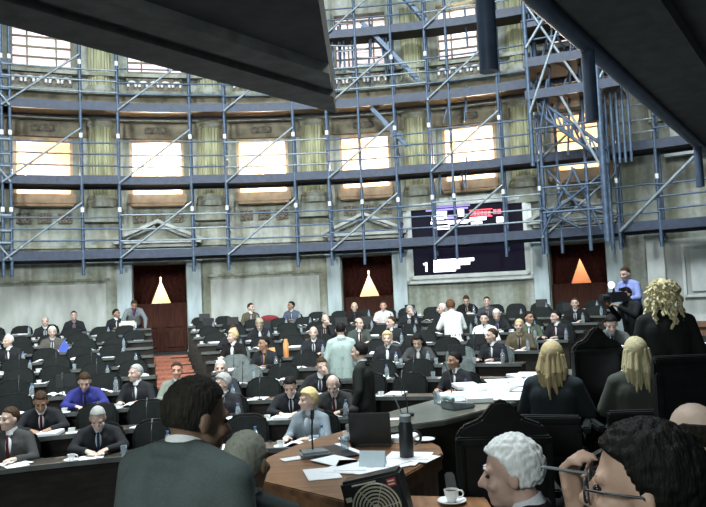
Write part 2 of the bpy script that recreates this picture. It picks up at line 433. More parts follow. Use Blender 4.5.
# flat marble panels between the doors
for a0, a1 in ((-33, -17.2), (-8.9, 1.4)):
    root = trim(wall_root('t', (a0+a1)/2)); hw = RW*rad(a1-a0)/2
    mid_ = (a0+a1)/2; loc_ = Matrix.Rotation(rad(mid_), 4, 'Z') @ Matrix.Translation(-pol(RW, mid_, 0))
    def curved(name, r0, r1, b0, b1, z0, z1, m_):
        q = MB().ann(r0, r1, b0, b1, z0, z1); q.v = [tuple(loc_ @ V_(v)) for v in q.v]; q.build(name, m_, root, 30)
    curved('marble_panel', RW-.035, RW, a0+.3, a1-.3, 1.62, 3.02, M['panel'])
    curved('moulding', RW-.10, RW, a0, a1, 1.40, 1.52, M['stone']); curved('moulding', RW-.06, RW, a0, a1, 3.10, 3.17, M['stone'])
# right pier: pilaster, framed panel, brown wood dado
root = trim(wall_root('t', 29.75))
m = MB(); m.box((0, -.12, 1.78), (.42, .3, 3.55)); m.box((0, -.15, 3.62), (.55, .4, .16)); m.box((0, -.14, 1.5), (.5, .36, .12)); m.build('pilaster', M['pale'], root, bevel=.015)
root = trim(wall_root('t', 33.2))
m = MB(); m.box((0, -.06, 2.4), (1.9, .1, 2.1)); m.build('panel_field', M['panel'], root, bevel=.02)
m = MB()
for x0 in (-.47, .47): m.box((x0*1.0, -.14, 2.62), (.07, .1, 1.36))
for z in (1.98, 3.26): m.box((0, -.14, z), (1.0, .1, .07))
m.box((0, -.13, 2.62), (.62, .08, 1.05))
m.build('panel_moulding', M['pale'], root, bevel=.01)
m = MB(); m.ann(RW-.32, RW, 27.9, 45, 0, 1.22); m.ann(RW-.40, RW, 27.9, 45, 1.22, 1.36)
trim(m.build('t', M['dado'], smooth=30))
m = MB(); m.ann(RW-.22, RW, 30.9, 45, 5.55, 5.75); m.ann(RW-.3, RW, 27.9, 45, 7.6, 7.8); m.ann(RW-.2, RW, 30.9, 45, 1.36, 1.52); trim(m.build('t', M['pale'], smooth=30))
m = MB()
for a in (31.4, 34.5): m.ann(RW-.1, RW, a, a+2.6, 5.85, 7.45)
trim(m.build('t', M['panel'], smooth=30))
m = MB()
for q in range(5): P = pol(RW-.1, 30.2+q*.42, 0); m.tube(P+Vector((0, 0, 6.5)), P+Vector((0, 0, 7.5)), .10, n=10)
trim(m.build('t', M['green'], smooth=50))

# doors: lit corridor behind, half-height leaves, parted curtains
where = ['left pediment, by the stairs', 'middle pediment', 'right pediment, near the cameraman']
for k, d in enumerate(DOORS):
    root = struct(wall_root('door_%d' % (k+1), d))
    hw = RW*math.sin(rad(DH))
    c = MB(); y0 = TH-.02; D = 1.5
    c.box((0, y0+D, 2), (2*hw+1.2, .06, 4.2)); c.box((0, y0+D/2, 3.95), (2*hw+1.2, D, .06)); c.box((0, y0+D/2, TOPZ-.05), (2*hw+1.2, D, .08))
    for s in (-1, 1): c.box((s*(hw+.6), y0+D/2, 2.2), (.06, D, 3.6))
    c.build('corridor_wall', M['cream'] if k < 2 else M['corr_orange'], root)
    bz, az = [(2.40, 3.06), (2.34, 2.98), (2.44, 3.10)][k]
    tx = [.0, .0, .0][k]; tw = [.27, .29, .26][k]
    lf = MB()
    for s in (-1, 1): lf.box((s*(hw/2-.002), .30, (TOPZ+bz)/2), (hw, .07, bz-TOPZ))
    for s in (-1, 1):
        for z0, z1 in ((TOPZ+.12, TOPZ+.6), (TOPZ+.7, bz-.1)): lf.box((s*hw/2, .255, (z0+z1)/2), (hw-.25, .04, z1-z0))
    lf.build('door_leaf', M['leaf'], root, bevel=.01)
    ld = bpy.data.lights.new('corridor_lamp', 'POINT'); ld.color = (1, .82, .6); ld.shadow_soft_size = .1; ld.energy = [170, 170, 75][k]
    lo = bpy.data.objects.new('corridor_lamp', ld); COL.objects.link(lo); lo.parent = root; lo.location = (0, y0+.85, 3.6)
    for s, side in ((-1, 'left'), (1, 'right')):
        m = MB(); NZ, NX = 84, 26; g = []
        for i in range(NZ+1):
            z = TOPZ+.05+(3.74-TOPZ-.05)*i/NZ
            if z >= az: e_ = .0+(.025 if (z < az+.13 and k < 2) else -.01)
            elif z >= bz: e_ = .012+tw*(az-z)/(az-bz)
            else: e_ = tw if z > bz-.12 else tw*max(.0, .75-(bz-z)*1.2)
            for j in range(NX+1):
                t = j/NX; x = hw+.16+(e_-hw-.16)*t
                g.append((s*x, .58+.03*math.sin(t*NX*1.15+k+s)+.01*math.sin(z*5), z))
        fs_ = [(i*(NX+1)+j, i*(NX+1)+j+1, (i+1)*(NX+1)+j+1, (i+1)*(NX+1)+j) for i in range(NZ) for j in range(NX)]
        m.add(g, fs_)
        o = m.build('curtain', M['curtain'], None, 70); o.location = root.location; o.rotation_euler = root.rotation_euler
        so = o.modifiers.new('thick', 'SOLIDIFY'); so.thickness = .012; so.offset = 0
        tag(o, '%s half of dark red curtain, doorway under the %s' % (side, where[k]), 'curtain', 'doorway curtains')

# ------------------------------------------------------------------ voting board in its carved stone frame
a_s = 14.55; cs = wall_root
root = thing('voting_board', 'large dark electronic voting board in a pale stone frame on the back wall', 'display board', pol(RW, a_s, 0), -rad(a_s))
hw = 1.80; z0, z1 = 2.62, 5.05
o = 0
fr = MB()
for ins, dy, t in ((0, .06, .14), (.12, .14, .12)):
    fr.box((0, -dy, z0+ins+t/2), (2*(hw-ins), .34, t)); fr.box((0, -dy, z1-ins-t/2), (2*(hw-ins), .34, t))
    for s in (-1, 1): fr.box((s*(hw-ins-t/2), -dy, (z0+z1)/2), (t, .34, z1-z0-2*ins))
fr.build('stone_frame', M['pale'], root, bevel=.02)
scr = MB().box((0, -.12, (z0+z1)/2), (2*hw-.46, .2, z1-z0-.46)).build('screen', M['screen'], root)
def row_bars(name, m, rows, y=-.225):
    for (x0, x1, zz, h) in rows: MB().box(((x0+x1)/2, y, zz), (x1-x0, .012, h)).build(name, m, scr)
def sp(px, py):                                           # a photograph pixel on the board's plane
    a, z = cyl_hit(px, py, RW-.22); return RW*math.sin(rad(a-a_s)), z
def brow(x0, x1, y, h):
    a = sp(x0, y); b = sp(x1, y-(x1-x0)*.035); return (a[0], b[0], (a[1]+b[1])/2, h)
row_bars('lit_row', M['lit_white'], [brow(432, 447, 217, .10), brow(458, 464, 213, .20), brow(432, 447, 213, .07), brow(448, 468, 223, .06), brow(431, 470, 222.5, .07), brow(432, 444, 219.5, .04),
    brow(434, 450, 228, .10), brow(470, 486, 219, .09), brow(471, 482, 223, .06), brow(496, 504, 219.5, .15)]
    +[brow(434, 474, 261, .09), brow(434, 470, 264.5, .09), brow(434, 460, 268.2, .09), brow(434, 456, 271, .06), brow(452, 463, 260, .07)])
row_bars('lit_violet_row', M['lit_violet'], [brow(424, 470, 207.5, .04), brow(426, 468, 210, .05), brow(446, 457, 217, .12)], -.222)
rr = []
for x in (470, 473.5, 477, 480.5, 484, 487.5): rr.append(brow(x, x+2.6, 213.5-(x-470)*.02, .13))
rr += [brow(493, 496, 211.6, .13), brow(497, 500.5, 211.4, .13), brow(469, 492, 210, .02), brow(469, 492, 217, .02)]
row_bars('red_row', M['lit_red'], rr)
x_, z_ = sp(426, 267)
one = MB(); one.box((x_+.02, -.228, z_), (.055, .012, .26)); one.box((x_-.03, -.228, z_+.085), (.07, .012, .05))
one.build('digit_one', M['lit_white'], scr)

# ------------------------------------------------------------------ scaffolding round the wall
RS, RO = 17.42, 18.05
LIFTS = [3.63, 5.63, 7.63, 9.63]
PHI = []
for c in [1.06+9.35*k for k in range(-4, 4)]: PHI += [c-1.55, c+1.55]
PHI = [a for a in PHI if a < 34]
PHI[0], PHI[1] = -28.0, -24.8
PHI[-1] = 27.2 if PHI[-1] < 30 else PHI[-1]
sc = thing('wall_scaffolding', 'blue tubular scaffolding with four decks running along the curved back wall', 'scaffolding')
def tubes(name, pts, r, m, par=sc, n=7): return MB().path(pts, r, n).build(name, m, par, 60)
def coupler(P, par):
    return MB().tube(P-Vector((0, 0, .06)), P+Vector((0, 0, .06)), .047, n=8).build('coupler', M['white_tape'], par, 60)
allposts = sorted(PHI+[5.59, 13.9, 22.9])
for a in allposts:
    extra = a in (5.59, 13.9, 22.9)
    u = tubes('upright', [pol(RS, a, 3.22), pol(RS, a, 11.2)], .042, M['tube'])
    for z in (LIFTS if not extra else LIFTS[:1]): coupler(pol(RS, a, z+1.32), u)
    if not extra: tubes('rear_upright', [pol(RO, a, 3.4), pol(RO, a, 11.2)], .038, M['tube'])
ends = [-40]+PHI+[38]
for li, z in enumerate(LIFTS):
    for i in range(len(ends)-1):
        a0, a1 = ends[i], ends[i+1]
        if li == 3 and a0 < 2.4: continue
        st = .02 if i % 2 else 0
        MB().ann(RS+.03, RO+.05, a0, a1, z+.02+st, z+.07+st).build('deck', M['deckwood'], sc)
        MB().ann(RS-.03, RS+.02, a0, a1, z+st, z+.23+st).build('toe_board', M['blue'], sc)
        if li < 3: MB().ann(RO, RO+.05, a0, a1, z-.05+st, z+.04+st).build('ledger_beam', M['blue'], sc)
    for i in range(0, len(ends)-1, 2):
        a0, a1, a2 = ends[i], ends[i+1], ends[min(i+2, len(ends)-1)]
        for h in (.47, .78, 1.14) if li < 3 else (.47, .78):
            zz = z+h+.03*((i*7+int(h*10)) % 3-1)
            pts = [pol(RS-.05, a, zz) for a in (a0, (a0+a1)/2, a1, a2)]
            tubes('guard_rail', pts, .024, M['tube'] if (i+li) % 3 else M['tube_light'])
    for i in range(2, len(PHI)-1, 2):      # braces over the window bays, from lower left to upper right
        a0, a1 = PHI[i-1], PHI[i]
        if a1 > 28 or li == 3 and a0 < 2: continue
        tubes('diagonal_brace', [pol(RS-.07, a0, z+.02), pol(RS-.07, a1, z+1.5)], .03, M['tube_light'])
tubes('diagonal_brace', [pol(RS-.07, 27.6, 3.66), pol(RS-.07, 33.5, 5.3)], .045, M['tube_light'])
# ladders and clutter round the fifth bay
for (a0, z0, a1, z1) in ((6.2, 10.1, 11.2, 8.3), (6.8, 7.6, 9.8, 6.5), (9.6, 11.0, 12.2, 9.9)):
    q = MB()
    for d_ in (0, .35):
        A, B = pol(RS+.1+d_, a0, z0), pol(RS+.1+d_, a1, z1)
        q.box((A+B)/2, ((B-A).length, .04, .11), R=(B-A).to_track_quat('X', 'Z').to_matrix())
    A, B = pol(RS+.1, a0, z0), pol(RS+.1, a1, z1); A2, B2 = pol(RS+.45, a0, z0), pol(RS+.45, a1, z1)
    for t in range(1, 9): q.tube(A.lerp(B, t/9), A2.lerp(B2, t/9), .02, n=6)
    q.build('stair_ladder', M['tube'], sc)
random.seed(3)
for i in range(12):
    a = 3.2+random.random()*5.2; z = 8.2+random.random()*1.0
    tubes('ledger_tube', [pol(RS+.25+random.random()*.3, a, z), pol(RS+.3, a+random.uniform(-.2, .2), z+random.uniform(.5, 1.5))], .03, M['tube'])
for i in range(9):
    a = 3.0+random.random()*3; z = 8.5+i*.2
    tubes('ledger_tube', [pol(RS+.2, a, z), pol(RS+.25, a+random.uniform(1.5, 3), z+random.uniform(-.06, .06))], .024, M['tube_light'])
for i in range(8):
    a = 12.5+random.random()*4.5; z = 5.0+random.random()*.3+(i % 3)*2
    tubes('ledger_tube', [pol(RS+.25, a, z), pol(RS+.3, a+random.uniform(-.5, .8), z+random.uniform(.4, 1.2))], .03, M['tube'])
for a in PHI[1::3]:
    tubes('wall_tie', [pol(RS, a, 4.4), pol(RW, a, 4.4)], .03, M['tube']); tubes('wall_tie', [pol(RS, a, 6.4), pol(RW, a, 6.4)], .03, M['tube'])

# ------------------------------------------------------------------ braced tower in front of the ring on the right
tw = thing('scaffold_tower', 'dense cross-braced scaffold tower standing out from the wall above the right door', 'scaffolding')
T0, T1, RI = 21.5, 27.25, 15.9
def tt(name, pts, r, m=M['tube']): return MB().path(pts, r, 8).build(name, m, tw, 60)
tt('upright', [pol(RI, T0, 5.3), pol(RI, T0, 11)], .055); u = tt('upright', [pol(RI, T1, 3.35), pol(RI, T1, 9.3)], .075)
tt('upright', [pol(17.2, T0+.2, 3.2), pol(17.2, T0+.2, 11)], .05); tt('upright', [pol(17.2, T1-.2, 3.2), pol(17.2, T1-.2, 11)], .05)
tt('upright', [pol(16.5, 25.6, 3.2), pol(16.5, 25.6, 8)], .045)
for z in (4.4, 5.5, 7.4): coupler(pol(RI, T1, z), u)
for z in (6.95, 7.75): MB().ann(RI, 17.3, T0-.3, T1+1.6, z, z+.09).build('deck', M['deckwood'], tw); MB().ann(RI-.05, RI, T0-.3, T1+2.2, z-.02, z+.2).build('toe_board', M['blue'], tw)
for z in (8.75, 9.6, 10.6): MB().ann(RI+.1, 17.35, T0-.2, T1+1.5, z, z+.08).build('deck', M['deckwood'], tw); MB().ann(RI+.02, RI+.08, T0-.3, T1+1.8, z-.02, z+.16).build('toe_board', M['blue'], tw)  # upper decks added to keep overhead light off the tower
for q in range(7): tt('ledger_tube', [pol(16.1+.15*q, T0+.3+q*.8, 5.6+(q%3)*.5), pol(16.0+.15*q, T0+1.6+q*.72, 7.4+(q%2)*1.6)], .03)
for q in range(5): tt('ledger_tube', [pol(16.3, T1+.3+q*.45, 5.2), pol(16.3, T1+.3+q*.45, 8.0)], .035)
for (a0, z0, a1, z1, r) in ((T0, 6.6, T1-1.4, 9.6, RI-.03), (T0, 9.4, T1, 6.4, RI), (T0, 8.2, T1, 10.4, RI-.05), (T0, 7.2, 24.4, 9.8, 16.6), (T0, 10.2, 25, 7.9, 17), (23, 6.9, T1, 8.9, 16.8), (22, 8.8, 25.4, 10.4, 16.3), (T1, 7.1, 30.5, 8.6, RI), (T1, 5.0, 24.2, 6.9, RI),
                        (T0, 4.4, 24.6, 3.8, 17.1), (22.3, 5.3, 25.8, 3.9, 16.8), (T0, 3.7, 24.5, 5.3, 16.9), (24.4, 5.3, 26.5, 3.7, 16.6), (22.2, 4.1, T1, 5.1, 16.5)):
    tt('diagonal_brace', [pol(r, a0, z0), pol(r, a1, z1)], .033, M['tube'] if r > 15.9 else M['tube_light'])
for z in (4.15, 4.75, 5.25, 6.2, 8.4, 8.9, 9.5, 10.1):
    tt('guard_rail', [pol(RI+.02, T0-(.3 if z > 6 else -.6), z), pol(RI+.02, T1+.3, z-.02)], .026)
A0, A1, B0, B1 = pol(16.2, 22.1, 7.0), pol(16.2, 27.6, 5.55), pol(16.2, 22.1, 6.65), pol(16.2, 27.6, 5.2)
q = MB(); q.tube(A0, A1, .045, n=7); q.tube(B0, B1, .045, n=7)
for i in range(8):
    t0, t1 = i/8, (i+1)/8; q.tube(A0.lerp(A1, t0), B0.lerp(B1, t1), .025, n=6); q.tube(B0.lerp(B1, t0), A0.lerp(A1, t0), .025, n=6)
q.build('lattice_girder', M['tube'], tw)
q = MB(); q.tube(pol(RI, T1, 7.75), pol(RI, T1-1.7, 8.5), .04, n=7); q.tube(pol(RI, T1, 7.75), pol(RI, T1+1.9, 8.5), .04, n=7)
q.build('head_fork', M['tube_light'], tw)
q = MB().lathe([(.06, 8.05), (.13, 8.25), (.17, 8.7), (.10, 8.85), (.03, 8.95)], 10, pol(RI, T1, 0)); q.build('head_cone', M['tube'], tw, 40)

# ------------------------------------------------------------------ canopies over the dais
def canopy_edge_pts(pxs, z): return [at_z(x, y, z) for x, y in pxs]
ZL = 4.1
P1, P2, P3 = at_z(336, 110, ZL), at_z(0, 19, ZL), at_z(318, 0, ZL)
dL = (P2-P1).normalized(); dR = (P3-P1).normalized()
root = thing('left_canopy', 'dark flat canopy slab hanging over the upper left, its far corner pointing down', 'canopy')
far_l = P1+dL*9; near_r = P1+dR*8
poly = [P1, far_l, far_l+dR*9, near_r]
poly = [(p.x, p.y) for p in poly]
MB().prism(poly, ZL+.02, ZL+.35).build('slab', M['canopy'], root)
def strip(off0, off1, z0, z1, m, name):
    q = MB()
    nL = Vector((-dL.y, dL.x, 0)); nL = nL if nL.dot(dR) > 0 else -nL
    k0, k1 = off0/nL.dot(dR), off1/nL.dot(dR)
    pts = [P1+dR*k0, far_l+dR*k0, far_l+dR*k1, P1+dR*k1]
    q.prism([(p.x, p.y) for p in pts], z0, z1); q.build(name, m, root)
strip(.0, .34, ZL-.03, ZL+.03, M['canopy_trim'], 'edge_moulding')
strip(.55, .80, ZL-.06, ZL+.03, M['canopy_trim'], 'rib')
strip(1.6, 1.75, ZL-.03, ZL+.03, M['canopy'], 'rib')
for t_ in ((-1.0, 2.0), (-2.6, 1.0)):
    MB().tube(Vector((t_[0], t_[1], ZL+.3)), Vector((t_[0], t_[1], 13)), .03, n=8).build('suspension_rod', M['canopy_blue'], root, 60)
ZC = 4.4
E1, E2 = at_z(540, 0, ZC), at_z(706, 150, ZC)
dE = (E2-E1).normalized(); inn = Vector((dE.y, -dE.x, 0))
root = thing('right_canopy', 'dark scaffold canopy over the upper right with three stub posts hanging from its edge', 'canopy')
e0, e3 = E1-dE*1.9, E2+dE*4
poly = [e0, e0+Vector((0, -6, 0)), Vector((9, -2, 0)), Vector((12, 12, 0)), e3]
MB().prism([(p.x, p.y) for p in poly][::-1], ZC, ZC+.16).build('deck', M['canopy'], root)
MB().tube(e0+Vector((0, 0, ZC-e0.z-.03)), e3+Vector((0, 0, ZC-e3.z-.03)), .07, n=10).build('edge_tube', M['canopy_blue'], root, 60)
for d_ in (.7, 1.5, 2.3, 3.1):
    a, b = e0+inn*d_+dE*(-d_*.2), e3+inn*d_
    q = MB(); mid = (a+b)/2; mid.z = ZC-.05
    q.box(mid, ((b-a).length, .12, .14), rz=math.atan2(dE.y, dE.x)); q.build('rib', M['canopy_trim'] if d_ in (1.5, 2.3) else M['canopy'], root)
for (px, pb, d_) in ((482, 72, None), (587, 122, None), (697, 187, None)):
    # along the edge line: parameter where the post projects to px
    best = min((abs(project((E1+dE*t).to_tuple()[:2]+(ZC,))[0]-px), t) for t in [i*.02-1.85 for i in range(720)])
    P = E1+dE*best[1]
    zb_ = EYE+(at_depth(px, pb, P.y).z-EYE)
    MB().tube(Vector((P.x, P.y, zb_)), Vector((P.x, P.y, ZC+.9)), .058, n=14).build('hanging_post', M['canopy_blue'], root, 60)

# red-carpeted stairs up to the left door
root = thing('aisle_stairs', 'red carpeted steps climbing between the desks to the left door', 'stairs')
ang = DOORS[0]+.0
AW = 1.55
def aisle(r): return DOORS[0]+.9+math.degrees(max(0, 17-r)*.075/r)
for i in range(8):
    r1 = ROWS[i][0]-.30; zt = ROWS[i][1]+.001; zl = ROWS[i+1][1] if i+1 < len(ROWS) else 0
    for q_ in (0, 1):                       # two treads climb each tier
        rq = r1-.26+q_*.52; mid = pol(rq, aisle(rq)); zz = zl+(zt-zl)*(q_+1)/2+.02
        MB().box((mid.x, mid.y, zz-.06), (.86, .52, .12+.001*q_), rz=-rad(ang)).build('step', M['carpet'], root)

# ------------------------------------------------------------------ people
V = Vector
def head_frame(hc, yaw=0, pitch=0, roll=0):
    return Matrix.Translation(hc) @ Matrix.Rotation(yaw, 4, 'Z') @ Matrix.Rotation(-pitch, 4, 'X') @ Matrix.Rotation(roll, 4, 'Y')
def add_head(b, F, s=1.0, fine=False):
    R = F.to_3x3()*s
    def E_(c, r, q=None): b.ell(F @ (V(c)*s), tuple(k*s for k in r), F.to_3x3() if q is None else F.to_3x3() @ q, 16, 12)
    def C_(p, q, r0, r1): b.cap(F @ (V(p)*s), F @ (V(q)*s), r0*s, r1*s)
    E_((0, -.014, .028), (.076, .097, .096)); E_((0, .030, -.03), (.061, .064, .088)); E_((0, .058, -.092), (.034, .034, .026))
    E_((0, .02, -.075), (.054, .055, .045))
    C_((0, .086, .012), (0, .113, -.028), .010, .0145); C_((-.016, .096, -.034), (.016, .096, -.034), .010, .010)
    C_((-.042, .076, .026), (.042, .076, .026), .013, .013)
    for t in (-1, 1):
        E_((t*.040, .066, -.028), (.024, .024, .022))
        E_((t*.079, -.006, -.008), (.011, .024, .034), Matrix.Rotation(t*.35, 3, 'Z'))
    C_((-.020, .086, -.062), (.020, .086, -.062), .0085, .0085); C_((-.015, .086, -.071), (.015, .086, -.071), .008, .008)
def add_hand(b, wr, d, n, s, side, curl=.5, sc_=1.0):
    # d: direction of the fingers, n: back of the hand normal, side: +1 right / -1 left decides the thumb
    d = d.normalized(); n = (n-d*n.dot(d)).normalized(); t = d.cross(n)*side
    k = s*sc_
    c = wr+d*.045*k
    Q = Matrix((t, d, n)).transposed()
    b.ell(c, (.040*k, .052*k, .016*k), Q, 12, 8); b.cap(wr, c, .024*k, .024*k)
    for i, (off, L1, L2) in enumerate(((.029, .036, .030), (.010, .041, .036), (-.010, .038, .033), (-.028, .030, .024))):
        p0 = wr+d*.082*k+t*off*k; a = curl*.9
        d1 = d*math.cos(a)-n*math.sin(a); p1 = p0+d1*L1*k; a2 = curl*2.0
        d2 = d*math.cos(a2)-n*math.sin(a2); p2 = p1+d2*L2*k
        b.cap(p0-d*.03*k, p0, .0098*k, .0098*k, 8); b.cap(p0, p1, .0098*k, .0088*k, 8); b.cap(p1, p2, .0088*k, .0074*k, 8)
    q0 = wr+d*.022*k+t*.026*k; q1 = q0+(d*.6+t*.75-n*.25).normalized()*.042*k; q2 = q1+(d*.9+t*.25-n*.35).normalized()*.032*k
    b.cap(q0, q1, .0125*k, .011*k, 8); b.cap(q1, q2, .011*k, .0088*k, 8)
def human(P, voxel=.0105, cv=.015, wide=1.0, fat=1.0, tie=True):
    """meshes of one pose: body, jacket, shirt, trousers, shoes, eyes + head frame. The figure faces +Y, floor at z=0."""
    pel, ch, hc = V(P['pel']), V(P['ch']), V(P['hc'])
    F = head_frame(hc, P.get('hy', 0), P.get('hp', 0), P.get('hr', 0))
    ty = P.get('ty', 0); tv = V((math.cos(ty), math.sin(ty), 0)); fw = V((-math.sin(ty), math.cos(ty), 0))
    upv = (ch-pel).normalized()
    sh = {s: ch+tv*s*.170*wide-upv*.022 for s in (-1, 1)}
    b = MB()
    mid = pel.lerp(ch, .5)
    for s in (-1, 1):
        b.cap(pel+tv*s*.06, mid+tv*s*.055, .095, .088); b.cap(mid+tv*s*.055, ch-upv*.10+tv*s*.06, .088, .080)
        b.cap(ch+tv*s*.04-upv*.02, sh[s], .05, .046)
    nb = ch+upv*.05; hb = F @ V((0, -.022, -.055)); b.cap(nb-upv*.03, hb, .058, .052)
    add_head(b, F, fine=voxel < .008)
    el = {-1: V(P['elL']), 1: V(P['elR'])}; wr = {-1: V(P['wrL']), 1: V(P['wrR'])}
    for s, k in ((-1, 'L'), (1, 'R')):
        b.cap(sh[s], el[s], .046, .038); b.cap(el[s], el[s].lerp(wr[s], .35), .038, .039); b.cap(el[s].lerp(wr[s], .35), wr[s], .039, .025)
        hd = V(P.get('hd'+k, wr[s]-el[s])); hn = V(P.get('hn'+k, (0, 0, 1)))
        add_hand(b, wr[s], hd, hn, 1.0, -s if s == 1 else -s, P.get('curl'+k, .35))
    hip = {s: pel+tv*s*.095-upv*.03 for s in (-1, 1)}
    kn = {-1: V(P['knL']), 1: V(P['knR'])}; an = {-1: V(P['anL']), 1: V(P['anR'])}
    for s in (-1, 1):
        b.cap(hip[s], kn[s], .085, .056); b.cap(kn[s], kn[s].lerp(an[s], .3), .054, .056); b.cap(kn[s].lerp(an[s], .3), an[s], .056, .034)
        b.cap(an[s], an[s]+V((0, .03, -.03)), .034, .03); b.cap(an[s]+V((0, .0, -.04)), an[s]+V((0, .13, -.05)), .033, .028)
    out = {'body': remesh(b, 'body', voxel, 3)}
    j = MB(); ft = fat
    low = pel-upv*P.get('skirt', .02)
    for s in (-1, 1):
        j.cap(low+tv*s*.07*wide, mid+tv*s*.07*wide, .128*ft, .120*ft); j.cap(mid+tv*s*.07*wide, ch-upv*.10+tv*s*.085*wide, .120*ft, .118*ft)
        j.cap(ch-upv*.10+tv*s*.085*wide, ch-upv*.03+tv*s*.10*wide, .118*ft, .085)
        j.cap(ch+tv*s*.05+upv*.022, sh[s]+upv*.0, .066, .068); j.cap(ch+tv*s*.035+upv*.05, sh[s]+upv*.0, .04, .055)
        j.cap(sh[s], el[s], .066, .056); e2 = wr[s]+(el[s]-wr[s]).normalized()*.03
        j.cap(el[s], e2, .056, .042)
        j.cap(mid, ch-upv*.08-fw*.01, .118*ft, .105*ft) if s == 1 else None
        # lapels
        j.cap(ch+upv*.055+tv*s*.055-fw*.0, ch-upv*.06+tv*s*.06+fw*.105, .022, .02); j.cap(ch-upv*.06+tv*s*.06+fw*.10, ch-upv*.27+tv*s*.012+fw*.125*ft, .02, .016)
    j.cap(ch+upv*.06-fw*.045-tv*.05, ch+upv*.06-fw*.045+tv*.05, .026, .026)
    out['jacket'] = remesh(j, 'jacket', cv, 2)
    h = MB()
    h.tube(nb-upv*.02, nb+(hb-nb).normalized()*P.get('collar', .05), .070, .061, 14); h.ell(ch-upv*.10+fw*.088, (.036, .052, .105), Matrix((tv, fw, upv)).transposed(), 14, 10)
    out['shirt'] = h.mesh('shirt', 50)
    t = MB()
    for s in (-1, 1):
        t.cap(pel+tv*s*.07+upv*.04, hip[s], .125, .118); t.cap(hip[s], kn[s], .104, .074); t.cap(kn[s], an[s]+V((0, 0, .02)), .074, .056)
    out['trousers'] = remesh(t, 'trousers', cv, 2)
    for s, k in ((-1, 'shoe_l'), (1, 'shoe_r')):
        q = MB(); q.cap(an[s]+V((0, -.03, -.045)), an[s]+V((0, .07, -.05)), .044, .044); q.cap(an[s]+V((0, .07, -.05)), an[s]+V((0, .16, -.058)), .044, .034)
        out[k] = remesh(q, 'shoe', .014, 1)
    for s, k in ((-1, '_l'), (1, '_r')):
        out['eye'+k] = MB().ell(F @ V((s*.031, .0815, .004)), (.0115, .0100, .0070), F.to_3x3(), 10, 8).mesh('eye', 60)
        e = MB().cap(F @ V((s*.015, .0905, .030)), F @ V((s*.048, .079, .030)), .006, .004, 8)
        out['brow'+k] = remesh(e, 'eyebrow', .003, 0)
    t = MB().cap(ch+upv*.0+fw*.112, ch-upv*.06+fw*.134, .013, .017, 8); t.cap(ch-upv*.06+fw*.134, ch-upv*.22+fw*.128, .016, .018, 8)
    out['tie'] = remesh(t, 'tie', .006, 1)
    out['F'] = F
    return out
def hair_mesh(style, seed=0, fine=False):
    """hair in the head's own frame"""
    rnd = random.Random(seed); u, w_ = (96, 64) if fine else (48, 32)
    b = MB(); c = V((0, -.014, .028)); r = V((.076, .097, .096)); vs_ = []
    def sst(x): x = min(1, max(0, x)); return x*x*(3-2*x)
    for i in range(w_+1):
        a = -PI/2+PI*i/w_
        for k in range(u):
            t = 2*PI*k/u; d = V((math.cos(a)*math.cos(t), math.cos(a)*math.sin(t), math.sin(a)))
            y, z = d.y, d.z
            line = -.62 if y < -.1 else (-.62+(y+.1)*1.9 if y < .45 else .42+(y-.45)*.40)
            th = .085; sd = (z-line)
            if style == 'bald': sd = min(.30-.5*max(0, y)-z, .38-y, z+.55); th = .07
            elif style == 'thin': sd = z-line-.12; th = .05
            elif style == 'big': sd = z-line+.05; th = .24
            elif style == 'fluffy': sd = z-line+.06; th = .17
            elif style == 'curly': sd = max(z-line+.3, -.05-y); th = .30
            elif style == 'long': sd = max(z-line+.02, min(.30-y, .2-z)); th = .17
            nz_ = noise.noise(d*(3.0 if style in ('curly', 'big') else 6)+V((seed*3.1, 0, 0)))
            n2 = noise.noise(V((d.x*22, d.y*9, d.z*9))+V((seed, 2, 0)))
            h = 1+th+nz_*(.08 if style in ('curly', 'big', 'fluffy') else .035)+n2*.018*(1 if th > .06 else .4)
            vs_.append(c+V((d.x*r.x, d.y*r.y, d.z*r.z))*(.84+(h-.84)*sst((sd+.10)/.16)))
    fs_ = [(i*u+k, i*u+(k+1) % u, (i+1)*u+(k+1) % u, (i+1)*u+k) for i in range(w_) for k in range(u)]
    b.add(vs_, fs_)
    if style == 'long':
        for q in range(40):
            a = PI+rad(8)+rad(164)*rnd.random(); lay_ = rnd.uniform(.80, 1.12)
            x, y = .082*math.cos(a)*lay_, -.014+.095*math.sin(a)*lay_
            L_ = rnd.uniform(.17, .31)*(1.1-.35*abs(math.cos(a)))
            p = V((x, y, rnd.uniform(.0, .04))); p1 = V((x*1.22, y*1.12-.012, -.02-L_*.45)); p2 = V((x*1.12+rnd.uniform(-.02, .02), y*1.0-.022, -.02-L_))
            b.cap(p, p1, .014, .019, 8); b.cap(p1, p2, .019, .006, 8)
    if style == 'curly':
        for q in range(95):
            d = V((rnd.uniform(-1, 1), rnd.uniform(-1, .45), rnd.uniform(-.25, 1))).normalized()
            if d.y > .3 and d.z < .45: continue
            p = c+V((d.x*r.x, d.y*r.y, d.z*r.z))*1.22; L_ = rnd.uniform(.06, .12) if d.z > .35 else rnd.uniform(.12, .26)
            ph = rnd.uniform(0, 6); pv = p; N2 = int(L_/.016)
            for k in range(1, N2+1):
                f_ = k/N2
                pn_ = p+V((d.x*.055*f_**.6, d.y*.045*f_**.6, -L_*f_*(1 if d.z < .35 else .45)+.02*math.sin(f_*PI)))+V((math.cos(ph+k*1.25), math.sin(ph+k*1.25), 0))*.014
                b.cap(pv, pn_, .0105, .0105, 6); pv = pn_
    return b.mesh('hair', 60)
HS = {}
def hair(style, seed=0):
    if (style, seed) not in HS: HS[(style, seed)] = hair_mesh(style, seed, seed > 20)
    return HS[(style, seed)]
SE = dict(knL=(-.13, .46, .50), knR=(.13, .46, .50), anL=(-.13, .42, .09), anR=(.13, .42, .09))
